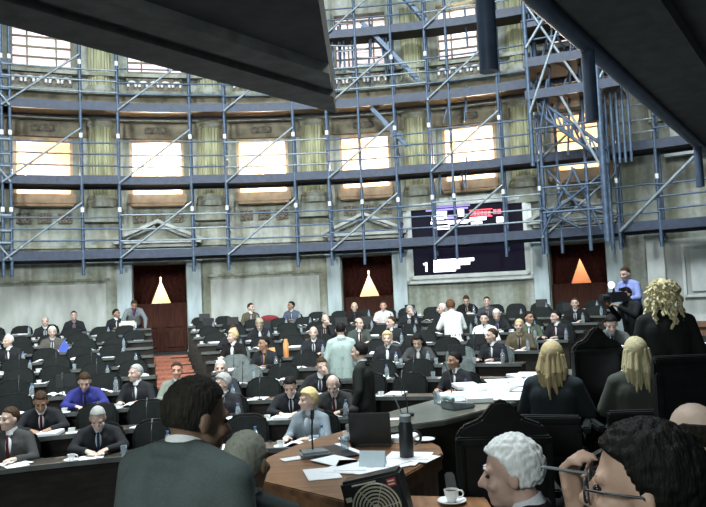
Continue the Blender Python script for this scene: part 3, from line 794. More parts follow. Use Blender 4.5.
ST = dict(knL=(-.10, .02, .49), knR=(.10, .02, .49), anL=(-.11, -.02, .09), anR=(.11, -.02, .09))
POSES = {
 'upright': dict(pel=(0, 0, .54), ch=(0, .02, .98), hc=(0, .055, 1.17), elL=(-.25, .12, .76), elR=(.25, .12, .76), wrL=(-.14, .36, .80), wrR=(.14, .36, .80), hdL=(.3, 1, 0), hdR=(-.3, 1, 0), **SE),
 'reading': dict(pel=(0, 0, .54), ch=(0, .12, .96), hc=(0, .23, 1.12), hp=.55, elL=(-.27, .22, .80), elR=(.27, .22, .80), wrL=(-.10, .42, .81), wrR=(.10, .42, .81), hdL=(.6, 1, 0), hdR=(-.6, 1, 0), **SE),
 'cheek': dict(pel=(0, 0, .54), ch=(-.02, .10, .97), hc=(-.05, .17, 1.15), hy=.25, hp=.2, hr=.12, elL=(-.22, .36, .82), elR=(.26, .18, .80), wrL=(-.13, .25, 1.04), wrR=(.08, .42, .81), hdL=(.1, -.1, 1), hnL=(-1, .2, 0), hdR=(-.6, 1, 0), curlL=.7, **SE),
 'turned': dict(pel=(0, 0, .54), ch=(.02, .01, .98), hc=(.04, .03, 1.17), hy=-.9, ty=-.35, elL=(-.20, .20, .76), elR=(.27, .02, .76), wrL=(-.02, .38, .80), wrR=(.24, .28, .80), **SE),
 'turned_left': dict(pel=(0, 0, .54), ch=(-.02, .01, .98), hc=(-.04, .03, 1.17), hy=.9, ty=.35, elL=(-.27, .02, .76), elR=(.20, .20, .76), wrL=(-.24, .28, .80), wrR=(.02, .38, .80), **SE),
 'back': dict(pel=(0, 0, .54), ch=(0, -.03, .98), hc=(0, .0, 1.17), elL=(-.26, .02, .74), elR=(.26, .02, .74), wrL=(-.20, .25, .72), wrR=(.20, .25, .72), **SE),
 'stand': dict(pel=(0, 0, .95), ch=(0, .0, 1.41), hc=(0, .045, 1.60), skirt=.14, elL=(-.25, -.02, 1.13), elR=(.25, -.02, 1.13), wrL=(-.25, .08, .88), wrR=(.25, .08, .88), hdL=(0, .1, -1), hdR=(0, .1, -1), hnL=(-1, 0, 0), hnR=(1, 0, 0), **ST),
 'stand_reach': dict(pel=(0, 0, .95), ch=(0, .06, 1.40), hc=(0, .13, 1.58), hp=.25, skirt=.14, elL=(-.27, .14, 1.15), elR=(.27, .10, 1.14), wrL=(-.14, .36, 1.12), wrR=(.16, .34, 1.10), hdL=(.4, 1, 0), hdR=(-.4, 1, 0), **ST),
 'stand_lean': dict(pel=(0, -.05, .93), ch=(0, .20, 1.30), hc=(0, .33, 1.44), hp=.55, skirt=.10, elL=(-.28, .26, 1.06), elR=(.28, .26, 1.06), wrL=(-.26, .38, .84), wrR=(.26, .38, .84), hdL=(.1, .7, -.5), hdR=(-.1, .7, -.5), **ST),
 'camera_op': dict(pel=(0, 0, .93), ch=(0, .08, 1.36), hc=(.02, .13, 1.54), hp=.12, skirt=.14, elL=(-.26, .22, 1.20), elR=(.27, .10, 1.14), wrL=(-.10, .42, 1.36), wrR=(.13, .38, 1.38), hdL=(.5, .6, .4), hdR=(-.5, .6, .4), curlL=.9, curlR=.9, **ST),
}
PROTO = {}
TIES = [(.08, .01, .015), (.02, .025, .06), (.03, .03, .03), (.05, .05, .08)]
def proto(p):
    if p not in PROTO: PROTO[p] = human(POSES[p])
    return PROTO[p]
def person(pr, label, loc, rz, hs=('short', 0), hc_=(.03, .022, .016), jk=(.02, .021, .024), shc=(.75, .78, .82), trc=(.02, .02, .024), sk=(.52, .34, .25), group=None, name='person', noshoes=False):
    D = proto(pr) if isinstance(pr, str) else pr
    r = thing(name, label, 'person', loc, rz, group)
    obj('body', D['body'], skin(sk), r); obj('jacket', D['jacket'], cloth(jk), r); obj('shirt', D['shirt'], cloth(shc), r); obj('trousers', D['trousers'], cloth(trc), r)
    if not noshoes:
        for k in ('shoe_l', 'shoe_r'): obj('shoe', D[k], M['shoe'], r)
    for k in ('_l', '_r'): obj('eye', D['eye'+k], M['dark'], r); obj('eyebrow', D['brow'+k], hairm(tuple(c*.8 for c in hc_)), r)
    if hs[0] in ('short', 'thin', 'bald') and pr != 'back' and isinstance(pr, str) and jk[0] < .12: obj('tie', D['tie'], cloth(TIES[len(label) % 4]), r)
    h = obj('hair', hair(*hs), hairm(hc_), r)
    h.matrix_local = D['F']
    return r

# ------------------------------------------------------------------ seats, desks and what lies on them
def chair_meshes():
    d = {}
    m = MB(); m.box((0, .02, .43), (.50, .50, .11)); d['seat'] = m.mesh('seat', 50, .035)
    pts = [(-.24, .46), (.24, .46), (.265, .78), (.25, .88), (.20, .945), (.10, .975), (-.10, .975), (-.20, .945), (-.25, .88), (-.265, .78)]
    m = MB(); m.slabxz(pts, -.30, -.21); me = m.mesh('backrest', 50, .03)
    for v in me.vertices: v.co.y += -(v.co.z-.46)*.16+ .10*abs(v.co.x/.26)**2*.6
    d['backrest'] = me
    for s, k in ((-1, 'armrest_a'), (1, 'armrest_b')):
        m = MB(); m.box((s*.27, .0, .64), (.06, .44, .05)); m.box((s*.27, -.14, .53), (.04, .06, .20)); m.box((s*.27, .14, .53), (.04, .06, .20)); d[k] = m.mesh('armrest', 50, .012)
    m = MB(); m.tube((0, 0, .06), (0, 0, .40), .035, n=10)
    for q in range(5):
        a = q*2*PI/5; m.tube((0, 0, .08), (.26*math.cos(a), .26*math.sin(a), .035), .025, .02, 6)
    d['base'] = m.mesh('base', 50)
    return d
CH = chair_meshes()
def chair(label, loc, rz, m, group='hemicycle armchairs'):
    r = thing('armchair', label, 'armchair', loc, rz, group)
    obj('seat', CH['seat'], m, r); obj('backrest', CH['backrest'], m, r)
    obj('armrest', CH['armrest_a'], M['leather_black'], r); obj('armrest', CH['armrest_b'], M['leather_black'], r); obj('base', CH['base'], M['plastic'], r)
    return r
pm = MB(); pm.box((0, 0, .003), (.21, .297, .004)); pm.box((.03, .05, .008), (.21, .297, .004), rz=.3); PAPER2 = pm.mesh('papers')
pm = MB(); pm.box((0, 0, .002), (.21, .297, .004)); PAPER1 = pm.mesh('sheet')
pm = MB(); pm.box((0, 0, .020), (.24, .32, .040)); PAPER3 = pm.mesh('stack', None, .003)
def open_book():
    q = MB(); n = 6; vs_ = []
    for s in (-1, 1):
        for i in range(n+1):
            x = s*.21*i/n; z = .005+.05*math.sin(PI*min(1, i/n*1.1+.08))*(1-.5*i/n)
            vs_ += [(x, -.145, z), (x, .145, z)]
    for s in (0, 1):
        o = s*2*(n+1)
        for i in range(n): q.f.append((o+2*i, o+2*i+1, o+2*i+3, o+2*i+2))
    q.v = vs_
    me = q.mesh('open_document', 40); return me
BOOK = open_book()
BOT = MB().lathe([(.030, 0), (.033, .01), (.033, .14), (.026, .17), (.013, .195), (.013, .21)], 14).mesh('bottle', 50)
BCAP = MB().lathe([(.015, .207), (.015, .228)], 12).mesh('cap', 40)
GLS = MB().lathe([(.026, 0), (.034, .11), (.031, .11), (.024, .008)], 14).mesh('glass', 50)
def cup_meshes():
    m = MB().lathe([(.022, 0), (.024, .006), (.036, .035), (.041, .062), (.038, .062), (.033, .035), (.02, .008)], 18)
    h = MB().torus((.047, 0, .036), .018, .005, n=14, m=6, Q=Matrix.Rotation(PI/2, 3, 'X'))
    c = MB().lathe([(.0362, .050), (.0362, .052)], 16)
    s = MB().lathe([(.035, 0), (.055, .006), (.077, .016), (.075, .019), (.05, .010), (.03, .006)], 22)
    return m.mesh('cup', 50), h.mesh('handle', 60), c.mesh('coffee', 40), s.mesh('saucer', 50)
CUPM = cup_meshes()
def cup_on_saucer(loc, lab, rz=0, group='coffee cups', saucer=None):
    so = obj('saucer', CUPM[3], M['china']); so.location = loc; so.rotation_euler.z = rz; tag(so, saucer or 'white saucer under the '+lab, 'saucer', 'saucers')
    c = obj('coffee_cup', CUPM[0], M['china']); c.location = V(loc)+V((0, 0, .0075)); c.rotation_euler.z = rz; tag(c, lab, 'cup', group)
    obj('handle', CUPM[1], M['china'], c); obj('coffee', CUPM[2], M['coffee'], c)
    return c
mic = MB(); mic.box((0, 0, .012), (.07, .09, .024)); MICB = mic.mesh('mic_base', None, .005)
MICS = MB().path([V((0, 0, .02)), V((0, .01, .14)), V((0, .05, .24)), V((0, .11, .31))], .006, 6).mesh('gooseneck', 60)
MICH = MB().cap(V((0, .11, .31)), V((0, .145, .335)), .013, .013, 8).mesh('mic_head', 60)
def microphone(loc, rz, lab):
    r = thing('desk_microphone', lab, 'microphone', loc, rz, 'desk microphones')
    obj('base', MICB, M['plastic'], r); obj('gooseneck', MICS, M['plastic'], r); obj('microphone_head', MICH, M['plastic'], r)
    return r

ROWNAME = ['wall-side row'] + [o_+' row from the wall' for o_ in ('second', 'third', 'fourth', 'fifth', 'sixth', 'seventh', 'eighth', 'ninth', 'tenth')] + ['front row']
ORD = ['first', 'second', 'third', 'fourth', 'fifth', 'sixth', 'seventh', 'eighth', 'ninth', 'tenth', 'eleventh', 'twelfth', 'thirteenth', 'fourteenth', 'fifteenth', 'sixteenth', 'seventeenth', 'eighteenth', 'nineteenth', 'twentieth', 'twenty-first', 'twenty-second', 'twenty-third', 'twenty-fourth', 'twenty-fifth', 'twenty-sixth', 'twenty-seventh', 'twenty-eighth', 'twenty-ninth', 'thirtieth']
PHIMAX = [27, 27, 27, 26.5, 26, 25, 24, 23.5, 22, 19, 14]
PHIMIN = [-27.5, -27.5, -28, -28, -28.5, -29, -29.5, -30, -31, -33, -36]
AISLE = DOORS[0]
SEATR = .56
def head_y(x, ri, hz=1.28):
    """where a seated head top of row ri at column x shows, and its angle"""
    r, z = ROWS[ri]; a, _ = cyl_hit(x, 320, r+SEATR-.12); P = pol(r+SEATR-.12, a, z+hz); q = project(P)
    a += (x-q[0])*0.0
    return q[1], a
# seated members: photo column, photo head-top row, pose, hair, hair colour, jacket, shirt, label, skin
DKS = (.018, .019, .022); W = (.80, .82, .84); GREY = (.38, .38, .36); WHI = (.78, .77, .72); BRN = (.05, .028, .015); BLD = (.60, .48, .24); BLK = (.012, .010, .010); NAVY = (.03, .04, .08)
SK2 = (.60, .42, .34); SK3 = (.36, .21, .14)
SEATED = [
 (10, 334, 'turned', ('thin', 1), WHI, DKS, W, 'balding white-haired person in dark jacket with white collar, far left', SK2),
 (52, 330, 'upright', ('short', 2), WHI, (.10, .09, .08), W, 'white-haired person on the left beside a blue and white folder', SK2),
 (45, 318, 'upright', ('short', 1), GREY, DKS, W, 'pale grey-haired person behind the white-haired one at the left', SK2),
 (74, 303, 'upright', ('short', 0), BRN, DKS, (.45, .30, .30), 'pink-faced person in dark clothes against the left wall', SK2),
 (84, 370, 'reading', ('short', 3), BRN, (.035, .04, .20), (.1, .12, .5), 'person in a bright blue top leaning over a white sheet at left', SK2),
 (137, 364, 'turned', ('short', 4), GREY, DKS, W, 'grey-haired person in dark suit left of the red stairs', SK2),
 (40, 392, 'reading', ('short', 5), BRN, DKS, W, 'brown-faced person bending over white papers before a grey chair at left', SK3),
 (97, 428, 'reading', ('short', 6), GREY, DKS, (.5, .55, .6), 'grey-haired person bent over in the front row at left', SK2),
 (12, 438, 'turned', ('short', 7), BRN, (.05, .05, .05), W, 'brown-haired person holding a white cloth at the lower left edge', SK2),
 (184, 338, 'upright', ('short', 8), BRN, (.22, .24, .20), W, 'ruddy brown-haired person with eyeglasses just right of the stairs', (.55, .28, .2)),
 (187, 351, 'turned_left', ('short', 9), GREY, (.16, .19, .16), (.3, .4, .3), 'grey-haired person in a greenish jacket right of the stairs', SK2),
 (207, 346, 'turned', ('big', 1), GREY, DKS, W, 'grey-white haired woman in black beside the greenish jacket', SK2),
 (219, 357, 'upright', ('thin', 2), WHI, (.03, .035, .045), (.25, .38, .6), 'balding blond man in dark suit and blue shirt facing us', SK2),
 (231, 325, 'cheek', ('short', 10), BRN, DKS, W, 'brown-haired person resting a cheek on one hand, white sleeve beside', SK2),
 (234, 333, 'turned', ('big', 2), BLD, BLK, W, 'blond woman in black with a white scarf, left of centre', SK2),
 (260, 320, 'reading', ('big', 3), (.40, .34, .24), DKS, W, 'ash-blond woman reading a tilted white sheet left of centre', SK2),
 (250, 304, 'turned_left', ('short', 11), BRN, (.10, .09, .06), W, 'brown-haired person by the wall behind a white paper', SK2),
 (293, 303, 'turned', ('short', 0), BLK, (.09, .11, .15), (.4, .45, .5), 'dark-haired person in bluish grey sitting against the wall', SK3),
 (324, 316, 'cheek', ('bald', 0), GREY, DKS, (.6, .5, .38), 'bald person propping his head, behind the pale grey suit', SK2),
 (313, 329, 'upright', ('bald', 1), GREY, DKS, W, 'bald man in white shirt and dark suit left of the pale suit', SK2),
 (318, 357, 'cheek', ('short', 12), BRN, DKS, W, 'brown-haired person with a hand to the forehead before white papers', SK2),
 (357, 317, 'turned_left', ('bald', 2), BRN, (.06, .07, .06), W, 'bald tan-headed person to the right of the pale suit', SK2),
 (355, 302, 'upright', ('thin', 3), BLD, BLK, (.05, .05, .05), 'fair-haired person in black seated before the middle door', SK2),
 (384, 301, 'upright', ('short', 1), BRN, (.6, .55, .52), W, 'person in white lit by the middle doorway light', (.62, .36, .28)),
 (386, 330, 'back', ('big', 4), BLD, DKS, W, 'blond woman in dark clothes with a white collar, centre', SK2),
 (393, 318, 'turned', ('short', 2), BRN, DKS, W, 'brown-haired person right behind the blond woman at centre', SK2),
 (418, 334, 'reading', ('long', 1), BLK, (.05, .05, .05), W, 'dark-haired woman leaning over a white page right of centre', SK2),
 (409, 305, 'cheek', ('short', 3), GREY, DKS, W, 'grey-haired man in dark suit right of the middle door', SK2),
 (444, 306, 'turned', ('thin', 4), WHI, DKS, W, 'white-haired person facing the standing woman in white', SK2),
 (468, 296, 'reading', ('short', 4), BRN, BLK, (.5, .5, .45), 'dark-haired man below the voting board holding pale papers', SK2),
 (488, 297, 'upright', ('short', 5), BRN, (.05, .05, .06), (.4, .35, .3), 'brown-haired person against the wall under the board corner', SK2),
 (484, 312, 'back', ('short', 6), BLK, (.78, .80, .80), W, 'dark-haired person in a white top below the voting board', SK2),
 (498, 313, 'reading', ('thin', 5), WHI, DKS, (.3, .4, .6), 'white-haired man in dark suit reading white paper right of the board', SK2),
 (493, 333, 'turned', ('short', 7), BRN, DKS, W, 'pink-faced person turned sideways below the white-haired reader', SK2),
 (527, 315, 'turned_left', ('short', 8), BLK, (.09, .11, .07), W, 'dark-haired person in olive facing left near the right door', SK3),
 (519, 357, 'upright', ('short', 9), BLD, (.10, .08, .05), (.5, .45, .3), 'blond person beyond the paper-covered counter', SK2),
 (308, 399, 'turned', ('big', 5), BLD, (.20, .24, .27), (.4, .45, .5), 'blond woman in blue-grey beyond the brown counter', SK2),
 (290, 413, 'reading', ('short', 10), BLK, DKS, W, 'dark-jacketed person bending left of the blond woman in front', SK2),
 (333, 413, 'reading', ('bald', 3), GREY, (.03, .03, .03), W, 'bald head bent low just beyond the brown counter', SK2),
 (265, 341, 'turned', ('short', 11), BLK, DKS, (.4, .2, .1), 'black-haired person holding an orange folder left of centre', SK3),
 (115, 311, 'turned_left', ('short', 12), BLK, DKS, W, 'dark-haired person by the wall near the cream bag', SK3),
 (576, 300, 'upright', ('short', 1), BRN, BLK, W, 'person in black seated in front of the right door', SK2),
 (560, 312, 'turned', ('short', 6), BLK, DKS, W, 'dark-haired person seated left of the right door opening', SK2),
 (455, 352, 'turned', ('short', 3), BLK, DKS, W, 'black-haired person seated low right of centre', SK3),
]
rows_people = [[] for _ in ROWS]
for P_ in SEATED:
    best = None
    for ri in range(len(ROWS)):
        hz = 1.22 if P_[2] == 'reading' else 1.28
        y, a = head_y(P_[0], ri, hz)
        if a > PHIMAX[ri]+.6 or a < PHIMIN[ri]-.6: continue
        sc_ = abs(y-P_[1])+ (30 if any(abs(a-q[0])*ROWS[ri][0]*.01745 < .5 for q in rows_people[ri]) else 0)
        if ri < 8 and abs(a-aisle(ROWS[ri][0])) < math.degrees(.85/(ROWS[ri][0]+.6)): sc_ += 25
        if best is None or sc_ < best[0]: best = (sc_, ri, a)
    rows_people[best[1]].append((best[2], P_))

# places where somebody stands instead of sitting
STAND = {'door': (147, 0), 'pale': (341, 7), 'white': (454, 4), 'dark': (362, 9)}
BLOCK = {}
for k_, (px_, ri_) in STAND.items():
    a_ = cyl_hit(px_, 330, ROWS[ri_][0]+SEATR)[0]; BLOCK[k_] = (ri_, a_)
LITCH = [(35, 384), (275, 392), (440, 377), (515, 345), (405, 352), (452, 352), (485, 356), (235, 357)]
rgc = random.Random(11)
seatno = 0
for ri, (r, z) in enumerate(ROWS):
    rs = r+SEATR
    hw_ = math.degrees(.46/r) if ri < 8 else .0
    AISLE = aisle(r)
    segs = [(PHIMIN[ri], AISLE-hw_), (AISLE+hw_, PHIMAX[ri])]
    for si, (a0, a1) in enumerate(segs):
        side = 'left' if si == 0 else 'right'
        root = thing('curved_desk', 'long dark curved desk on the %s of the red stairs, %s' % (side, ROWNAME[ri]), 'desk', pol(r, (a0+a1)/2, z))
        inv = Matrix.Translation(-root.location)
        def part(name, q, m, smooth=30):
            q.v = [tuple(inv @ V(v)) for v in q.v]; return q.build(name, m, root, smooth)
        part('desktop', MB().ann(r-.20, r+.22, a0, a1, z+.72, z+.755), M['desk'])
        part('front_panel', MB().ann(r-.16, r-.12, a0, a1, z+.0, z+.72), M['desk'])
        part('edge_rail', MB().ann(r-.225, r-.20, a0, a1, z+.725, z+.775), M['rail'])
        n_ = max(2, int(rad(a1-a0)*r/1.5))
        for i in (0, n_//2, n_):
            a = a0+(a1-a0)*i/n_; P = pol(r+.0, min(max(a, a0+.15), a1-.15), 0); part('end_panel', MB().box((P.x, P.y, z+.36), (.04, .24, .72), rz=-rad(a)), M['desk'], None)
        seats = sorted([(a, p) for a, p in rows_people[ri] if a0-.5 <= a <= a1+.5 or (si == 0 and a <= a0) or (si == 1 and a >= a1)], key=lambda t: t[0])
        seats = [(min(max(a, a0+math.degrees(.28/rs)), a1-math.degrees(.28/rs)), p) for a, p in seats]
        st = math.degrees(.62/rs); a = a0+st*.55; full = []
        occ = [s_[0] for s_ in seats]+[b_[1] for b_ in BLOCK.values() if b_[0] == ri]
        while a < a1-st*.45:
            if all(abs(a-o) > st*.93 for o in occ): full.append((a, None))
            a += st*1.0 if all(abs(a-o) > st*.93 for o in occ) else st*.12
        full += seats; full.sort(key=lambda t: t[0])
        if si == 0: full = full[::-1]
        for k, (a, p) in enumerate(full):
            pos = pol(rs, a, z); rz = -rad(a)+PI; where_ = '%s seat %s of the stairs, %s' % (ORD[k], side, ROWNAME[ri])
            px, py = project(pol(rs+.25, a, z+.95))
            mt = M['leather']
            if any(abs(px-gx) < 14 and abs(py-gy) < 11 for gx, gy in LITCH): mt = M['leather_grey']
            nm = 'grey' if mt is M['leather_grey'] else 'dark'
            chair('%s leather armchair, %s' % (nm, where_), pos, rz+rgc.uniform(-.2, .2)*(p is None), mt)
            if p:
                pz = pos+V((math.sin(rad(a)), math.cos(rad(a)), 0))*-.08
                person(p[2], p[7], pz, rz, p[3], p[4], p[5], p[6], sk=p[8], group='seated members', noshoes=False)
            seatno += 1
            # desk things
            if px < -25 or px > 700: continue
            rr_ = rgc.random()
            def onto(off, da=0.): return pol(r+off*.8-.01, a+math.degrees(da/r), z+.756)
            if rr_ < .68:
                o = obj('papers', [PAPER2, PAPER3, PAPER3, PAPER2][rgc.randrange(4)], M['paper']); o.location = onto(.03+rgc.uniform(-.04, .05), rgc.uniform(-.12, .12)); o.rotation_euler.z = -rad(a)+rgc.uniform(-.5, .5)
                tag(o, 'white papers, '+where_, 'papers', 'papers on the desks')
            elif rr_ < .92:
                o = obj('open_document', BOOK, M['paper']); o.location = onto(.06, rgc.uniform(-.05, .05)); o.rotation_euler.z = -rad(a)+PI+rgc.uniform(-.2, .2)
                tag(o, 'open white document, '+where_, 'document', 'papers on the desks')
            if rgc.random() < .5:
                o = obj('water_bottle', BOT, M['glass']); o.location = onto(-.12, .22); tag(o, 'clear water bottle, '+where_, 'bottle', 'water bottles'); obj('cap', BCAP, M['cap'], o)
            if rgc.random() < .4:
                cup_on_saucer(onto(-.11, -.24), 'white coffee cup, '+where_, rgc.uniform(0, 6), saucer='white saucer, '+where_)
            elif rgc.random() < .3:
                o = obj('drinking_glass', GLS, M['glass']); o.location = onto(-.11, -.24); tag(o, 'drinking glass, '+where_, 'glass', 'drinking glasses')
            if ri > 3 and rgc.random() < .5: microphone(onto(-.15, .05), -rad(a), 'black gooseneck microphone, '+where_)
            if rgc.random() < .14 and p is None:
                t_ = thing('desk_monitor', 'small black desk monitor, '+where_, 'monitor', onto(-.02, .1), -rad(a)+rgc.uniform(-.3, .3), 'desk monitors')
                MB().box((0, 0, .01), (.18, .14, .02)).build('base', M['plastic'], t_); MB().box((0, .02, .08), (.04, .03, .14)).build('stem', M['plastic'], t_)
                MB().box((0, .0, .22), (.28, .03, .19)).build('display', M['plastic'], t_, None, .008)
    # visitors' bench backs are part of the wall row

# ------------------------------------------------------------------ people standing in the hall
def stand(px, depth, pr, label, rz, z, **kw):
    P = at_depth(px, 300, depth); return person(pr, label, V((P.x, P.y, z)), rz, **kw)
def tier(P):
    r = math.hypot(P.x-CX, P.y-CY)
    if r > 17: return TOPZ
    for i, (rr, z) in enumerate(ROWS):
        if r > rr-.30: return z
    return 0
def off(P, dz, **kw):
    Q = {}
    for k, v in P.items():
        Q[k] = (v[0], v[1], v[2]+dz) if isinstance(v, tuple) and len(v) == 3 and k[:2] not in ('hd', 'hn', 'an') else v
    for k in ('knL', 'knR'): v = Q[k]; Q[k] = (v[0], v[1]+.12, v[2]+.03)
    Q.update(kw); return Q
def spot(k): ri, a = BLOCK[k]; return pol(ROWS[ri][0]+SEATR-.04, a, ROWS[ri][1]), a
pp, A = spot('door'); A -= 1.1; pp = pol(ROWS[0][0]+SEATR-.04, A, TOPZ)
person(human(off(POSES['stand_lean'], -.06)), 'standing person in grey jacket and purple shirt leaning over a desk by the left door', pp, -rad(A)+PI+.1, ('short', 2), BRN, (.20, .22, .23), (.24, .06, .24), (.015, .02, .035), SK3)
pp, A = spot('pale')
person(human(off(POSES['stand'], -.10)), 'standing man in a pale grey-green suit seen from behind, dark hair', pp, rad(8), ('short', 3), BLK, (.36, .45, .42), W, (.30, .38, .35), SK2)
pp, A = spot('white')
person(human(off(POSES['stand_reach'], -.13)), 'standing woman in a white jacket with brown hair seen from behind', pp, rad(12), ('big', 7), (.13, .06, .03), (.80, .83, .82), W, (.03, .03, .03), SK2)
pp, A = spot('dark')
person(human(off(POSES['stand'], -.10)), 'standing dark-suited man facing left in front of the pale suit', pp, rad(70), ('short', 5), BLK, (.02, .024, .02), W, (.02, .02, .02), SK2)
# cameraman and the man in blue by the right pier
P = at_depth(633, 300, 12.0)
person('camera_op', 'cameraman in black crouching behind a shoulder camera by the right door', V((P.x, P.y, tier(P)+.12)), rad(112), ('short', 6), BLK, (.012, .013, .015), (.03, .03, .03), (.012, .012, .014), SK3)
struct(MB().box((P.x, P.y, tier(P)+.06), (.5, .45, .12)).build('floor_plinth', M['floor']))
P2_ = at_depth(631, 290, 13.1)
struct(MB().box((P2_.x, P2_.y, tier(P2_)+.17), (.7, .6, .34)).build('floor_riser', M['floor']))
person('stand_reach', 'standing person in a blue shirt behind the cameraman beside the pilaster', V((P2_.x, P2_.y, tier(P2_)+.34)), rad(120), ('short', 7), BRN, (.24, .29, .58), (.24, .29, .58), (.04, .05, .09), SK2)
C0 = at_depth(617, 297, 11.9)
t_ = thing('video_camera', 'black shoulder video camera with a small white lamp held by the cameraman', 'video camera', C0, rad(112))
MB().box((0, 0, 0), (.13, .38, .17)).build('camera_body', M['plastic'], t_, None, .015)
MB().tube((0, .19, 0), (0, .33, 0), .05, .06, 14).build('lens', M['plastic'], t_, 40)
MB().tube((0, .06, .085), (0, .06, .16), .02, n=8).build('lamp_stem', M['plastic'], t_, 40)
MB().ell((0, .10, .20), (.06, .05, .06)).build('lamp', mat('camera_lamp', (.9, 1, .95), .4, 0, emit=2.0, emit_col=(.85, 1, .92)), t_, 60)
MB().box((-.03, -.1, .12), (.05, .14, .05)).build('viewfinder', M['plastic'], t_, None, .01)

# objects seen on the desks
def put(name, me, m, px, py, ri, off, label, cat, rz=0, group=None, par=None):
    r, z = ROWS[ri]; a = cyl_hit(px, py, r+off)[0]; o = obj(name, me, m); o.location = pol(r+off, a, z+.757); o.rotation_euler.z = -rad(a)+rz; tag(o, label, cat, group); return o
put('tote_bag', MB().box((0, 0, .11), (.42, .16, .22)).mesh('bag', None, .04), M['cream_bag'], 128, 328, 0, .05, 'cream canvas bag on the back desk left of the standing person', 'bag')
fo = MB().slabxz([(-.15, 0), (.15, 0), (0, .26)], -.04, .04).mesh('f'); put('folder', fo, M['bluefile'], 64, 333, 3, .05, 'blue and white folder standing on the left desk', 'folder')
put('folder', MB().box((0, 0, .10), (.30, .02, .20), R=Matrix.Rotation(-.5, 3, 'X')).mesh('f'), M['orange'], 267, 342, 5, .0, 'orange folder tilted on a desk left of centre', 'folder', .3)
put('thermos_flask', MB().lathe([(.05, 0), (.052, .02), (.052, .26), (.035, .30), (.035, .34)], 14).mesh('f', 50), M['orange'], 286, 350, 5, .05, 'orange upright flask on a desk left of the pale suit', 'flask')
put('cushion', MB().ell((0, 0, .10), (.26, .09, .10)).mesh('f', 60), M['red'], 269, 312, 0, .1, 'dark red cushion on the back desk below the wall', 'cushion')

# ------------------------------------------------------------------ the dais: counters, bench, chairs
def pxpoly(pts, z): return [(p.x, p.y) for p in (at_z(x, y, z) for x, y in pts)]
def inset(poly, k):
    cx = sum(p[0] for p in poly)/len(poly); cy = sum(p[1] for p in poly)/len(poly)
    return [(cx+(p[0]-cx)*k, cy+(p[1]-cy)*k) for p in poly]
def counter(name, label, poly, z, zf, mt, mb_, cat='counter', edge=None):
    c = V((sum(p[0] for p in poly)/len(poly), sum(p[1] for p in poly)/len(poly), zf))
    root = thing(name, label, cat, c); loc = [(p[0]-c.x, p[1]-c.y) for p in poly]
    MB().prism(loc, z-zf-.045, z-zf).build('countertop', mt, root, None, .008)
    MB().prism(inset(loc, .93), .003, z-zf-.045).build('body', mb_, root)
    if edge:
        MB().prism(inset(loc, .985), z-zf-.11, z-zf-.045).build('edge_moulding', edge, root)
    return root
ZD = 1.2
DP = pxpoly([(256, 462), (300, 443), (345, 430), (402, 428), (440, 446), (443, 453), (402, 477), (345, 501), (262, 481)], ZD)
counter('brown_counter', 'brown wooden counter with papers, laptop and flask in the foreground', DP, ZD, .5, M['wood'], M['wood'], edge=M['wood2'])
LP_ = pxpoly([(398, 495), (486, 497), (512, 540), (390, 540)], ZD)
counter('press_ledge', 'orange-brown ledge with a coffee cup at the bottom edge', LP_, ZD, .5, M['wood2'], M['wood'], 'ledge')
ZG = 1.3
GP = pxpoly([(345, 424), (395, 410), (450, 395), (545, 370), (640, 366), (716, 363), (722, 388), (640, 387), (530, 398), (445, 420), (352, 432)], ZG)
counter('grey_counter', 'long grey-green counter covered with white papers, right of centre', GP, ZG, .5, M['greycounter'], M['desk'])
ZBN = 1.5
b0, b1 = at_z(583, 351, ZBN), at_z(700, 345.5, ZBN)
BPOLY = [(b0.x, b0.y), (b1.x, b1.y), (b1.x+.1, b1.y+.5), (b0.x, b0.y+.5)]
struct(MB().prism([(2.75, 8.95), (6.4, 8.95), (6.4, 10.9), (3.0, 10.8)], .0, .66).build('floor_bench', M['floor']))
counter('clerk_bench', 'raised dark bench where a man in a suit reads, right side', BPOLY, ZBN, .66, M['desk'], M['desk'], 'bench', M['wood'])

def on(px, py, z): return at_z(px, py, z+.002)
def lay(name, me, m, P, rz, label, cat, group=None):
    o = obj(name, me, m); o.location = P; o.rotation_euler.z = rz; return tag(o, label, cat, group)
# brown counter
spots = [(322, 474, .2, 'flat at its near left'), (345, 468, -.4, 'at the middle of its near edge'), (365, 471, .9, 'overlapping towards the box fan'), (384, 465, .5, 'before the tent card'), (398, 462, 1.2, 'before the black flask'), (414, 459, 1.0, 'at its right corner'), (336, 462, .7, 'beside the dark pad')]
for i, (x, y, rz, w_) in enumerate(spots):
    lay('sheet', PAPER2 if i % 2 else PAPER1, M['paper'], on(x, y, ZD)+V((0, 0, .0012*i)), rz, 'white sheet on the brown counter, '+w_, 'papers', 'sheets on the brown counter')
lay('sheet', MB().box((0, 0, .002), (.15, .10, .003)).mesh('s'), M['paper'], on(292, 459, ZD), .5, 'small white card at the left of the brown counter', 'papers')
pad = lay('desk_pad', MB().box((0, 0, .006), (.34, .42, .010)).mesh('pad', None, .003), M['plastic'], on(332, 453, ZD), .45, 'dark desk pad with a white edge strip on the brown counter', 'desk pad')
MB().box((.14, 0, .014), (.045, .44, .004)).build('edge_strip', M['paper'], pad)
r = thing('conference_microphone', 'grey conference microphone with gooseneck on the brown counter', 'microphone', on(314, 456, ZD), .3)
MB().prism([(-.11, -.08), (.11, -.08), (.09, .08), (-.09, .08)], 0, .04).build('base', M['greyplastic'], r, None, .015)
MB().path([V((0, .03, .03)), V((0, .035, .15)), V((.005, .03, .26))], .007, 8).build('gooseneck', M['plastic'], r, 60)
MB().cap(V((.005, .03, .26)), V((.006, .02, .31)), .014).build('microphone_head', M['plastic'], r, 60)
r = thing('laptop', 'black laptop standing open on the brown counter', 'laptop', on(371, 446, ZD), rad(-8))
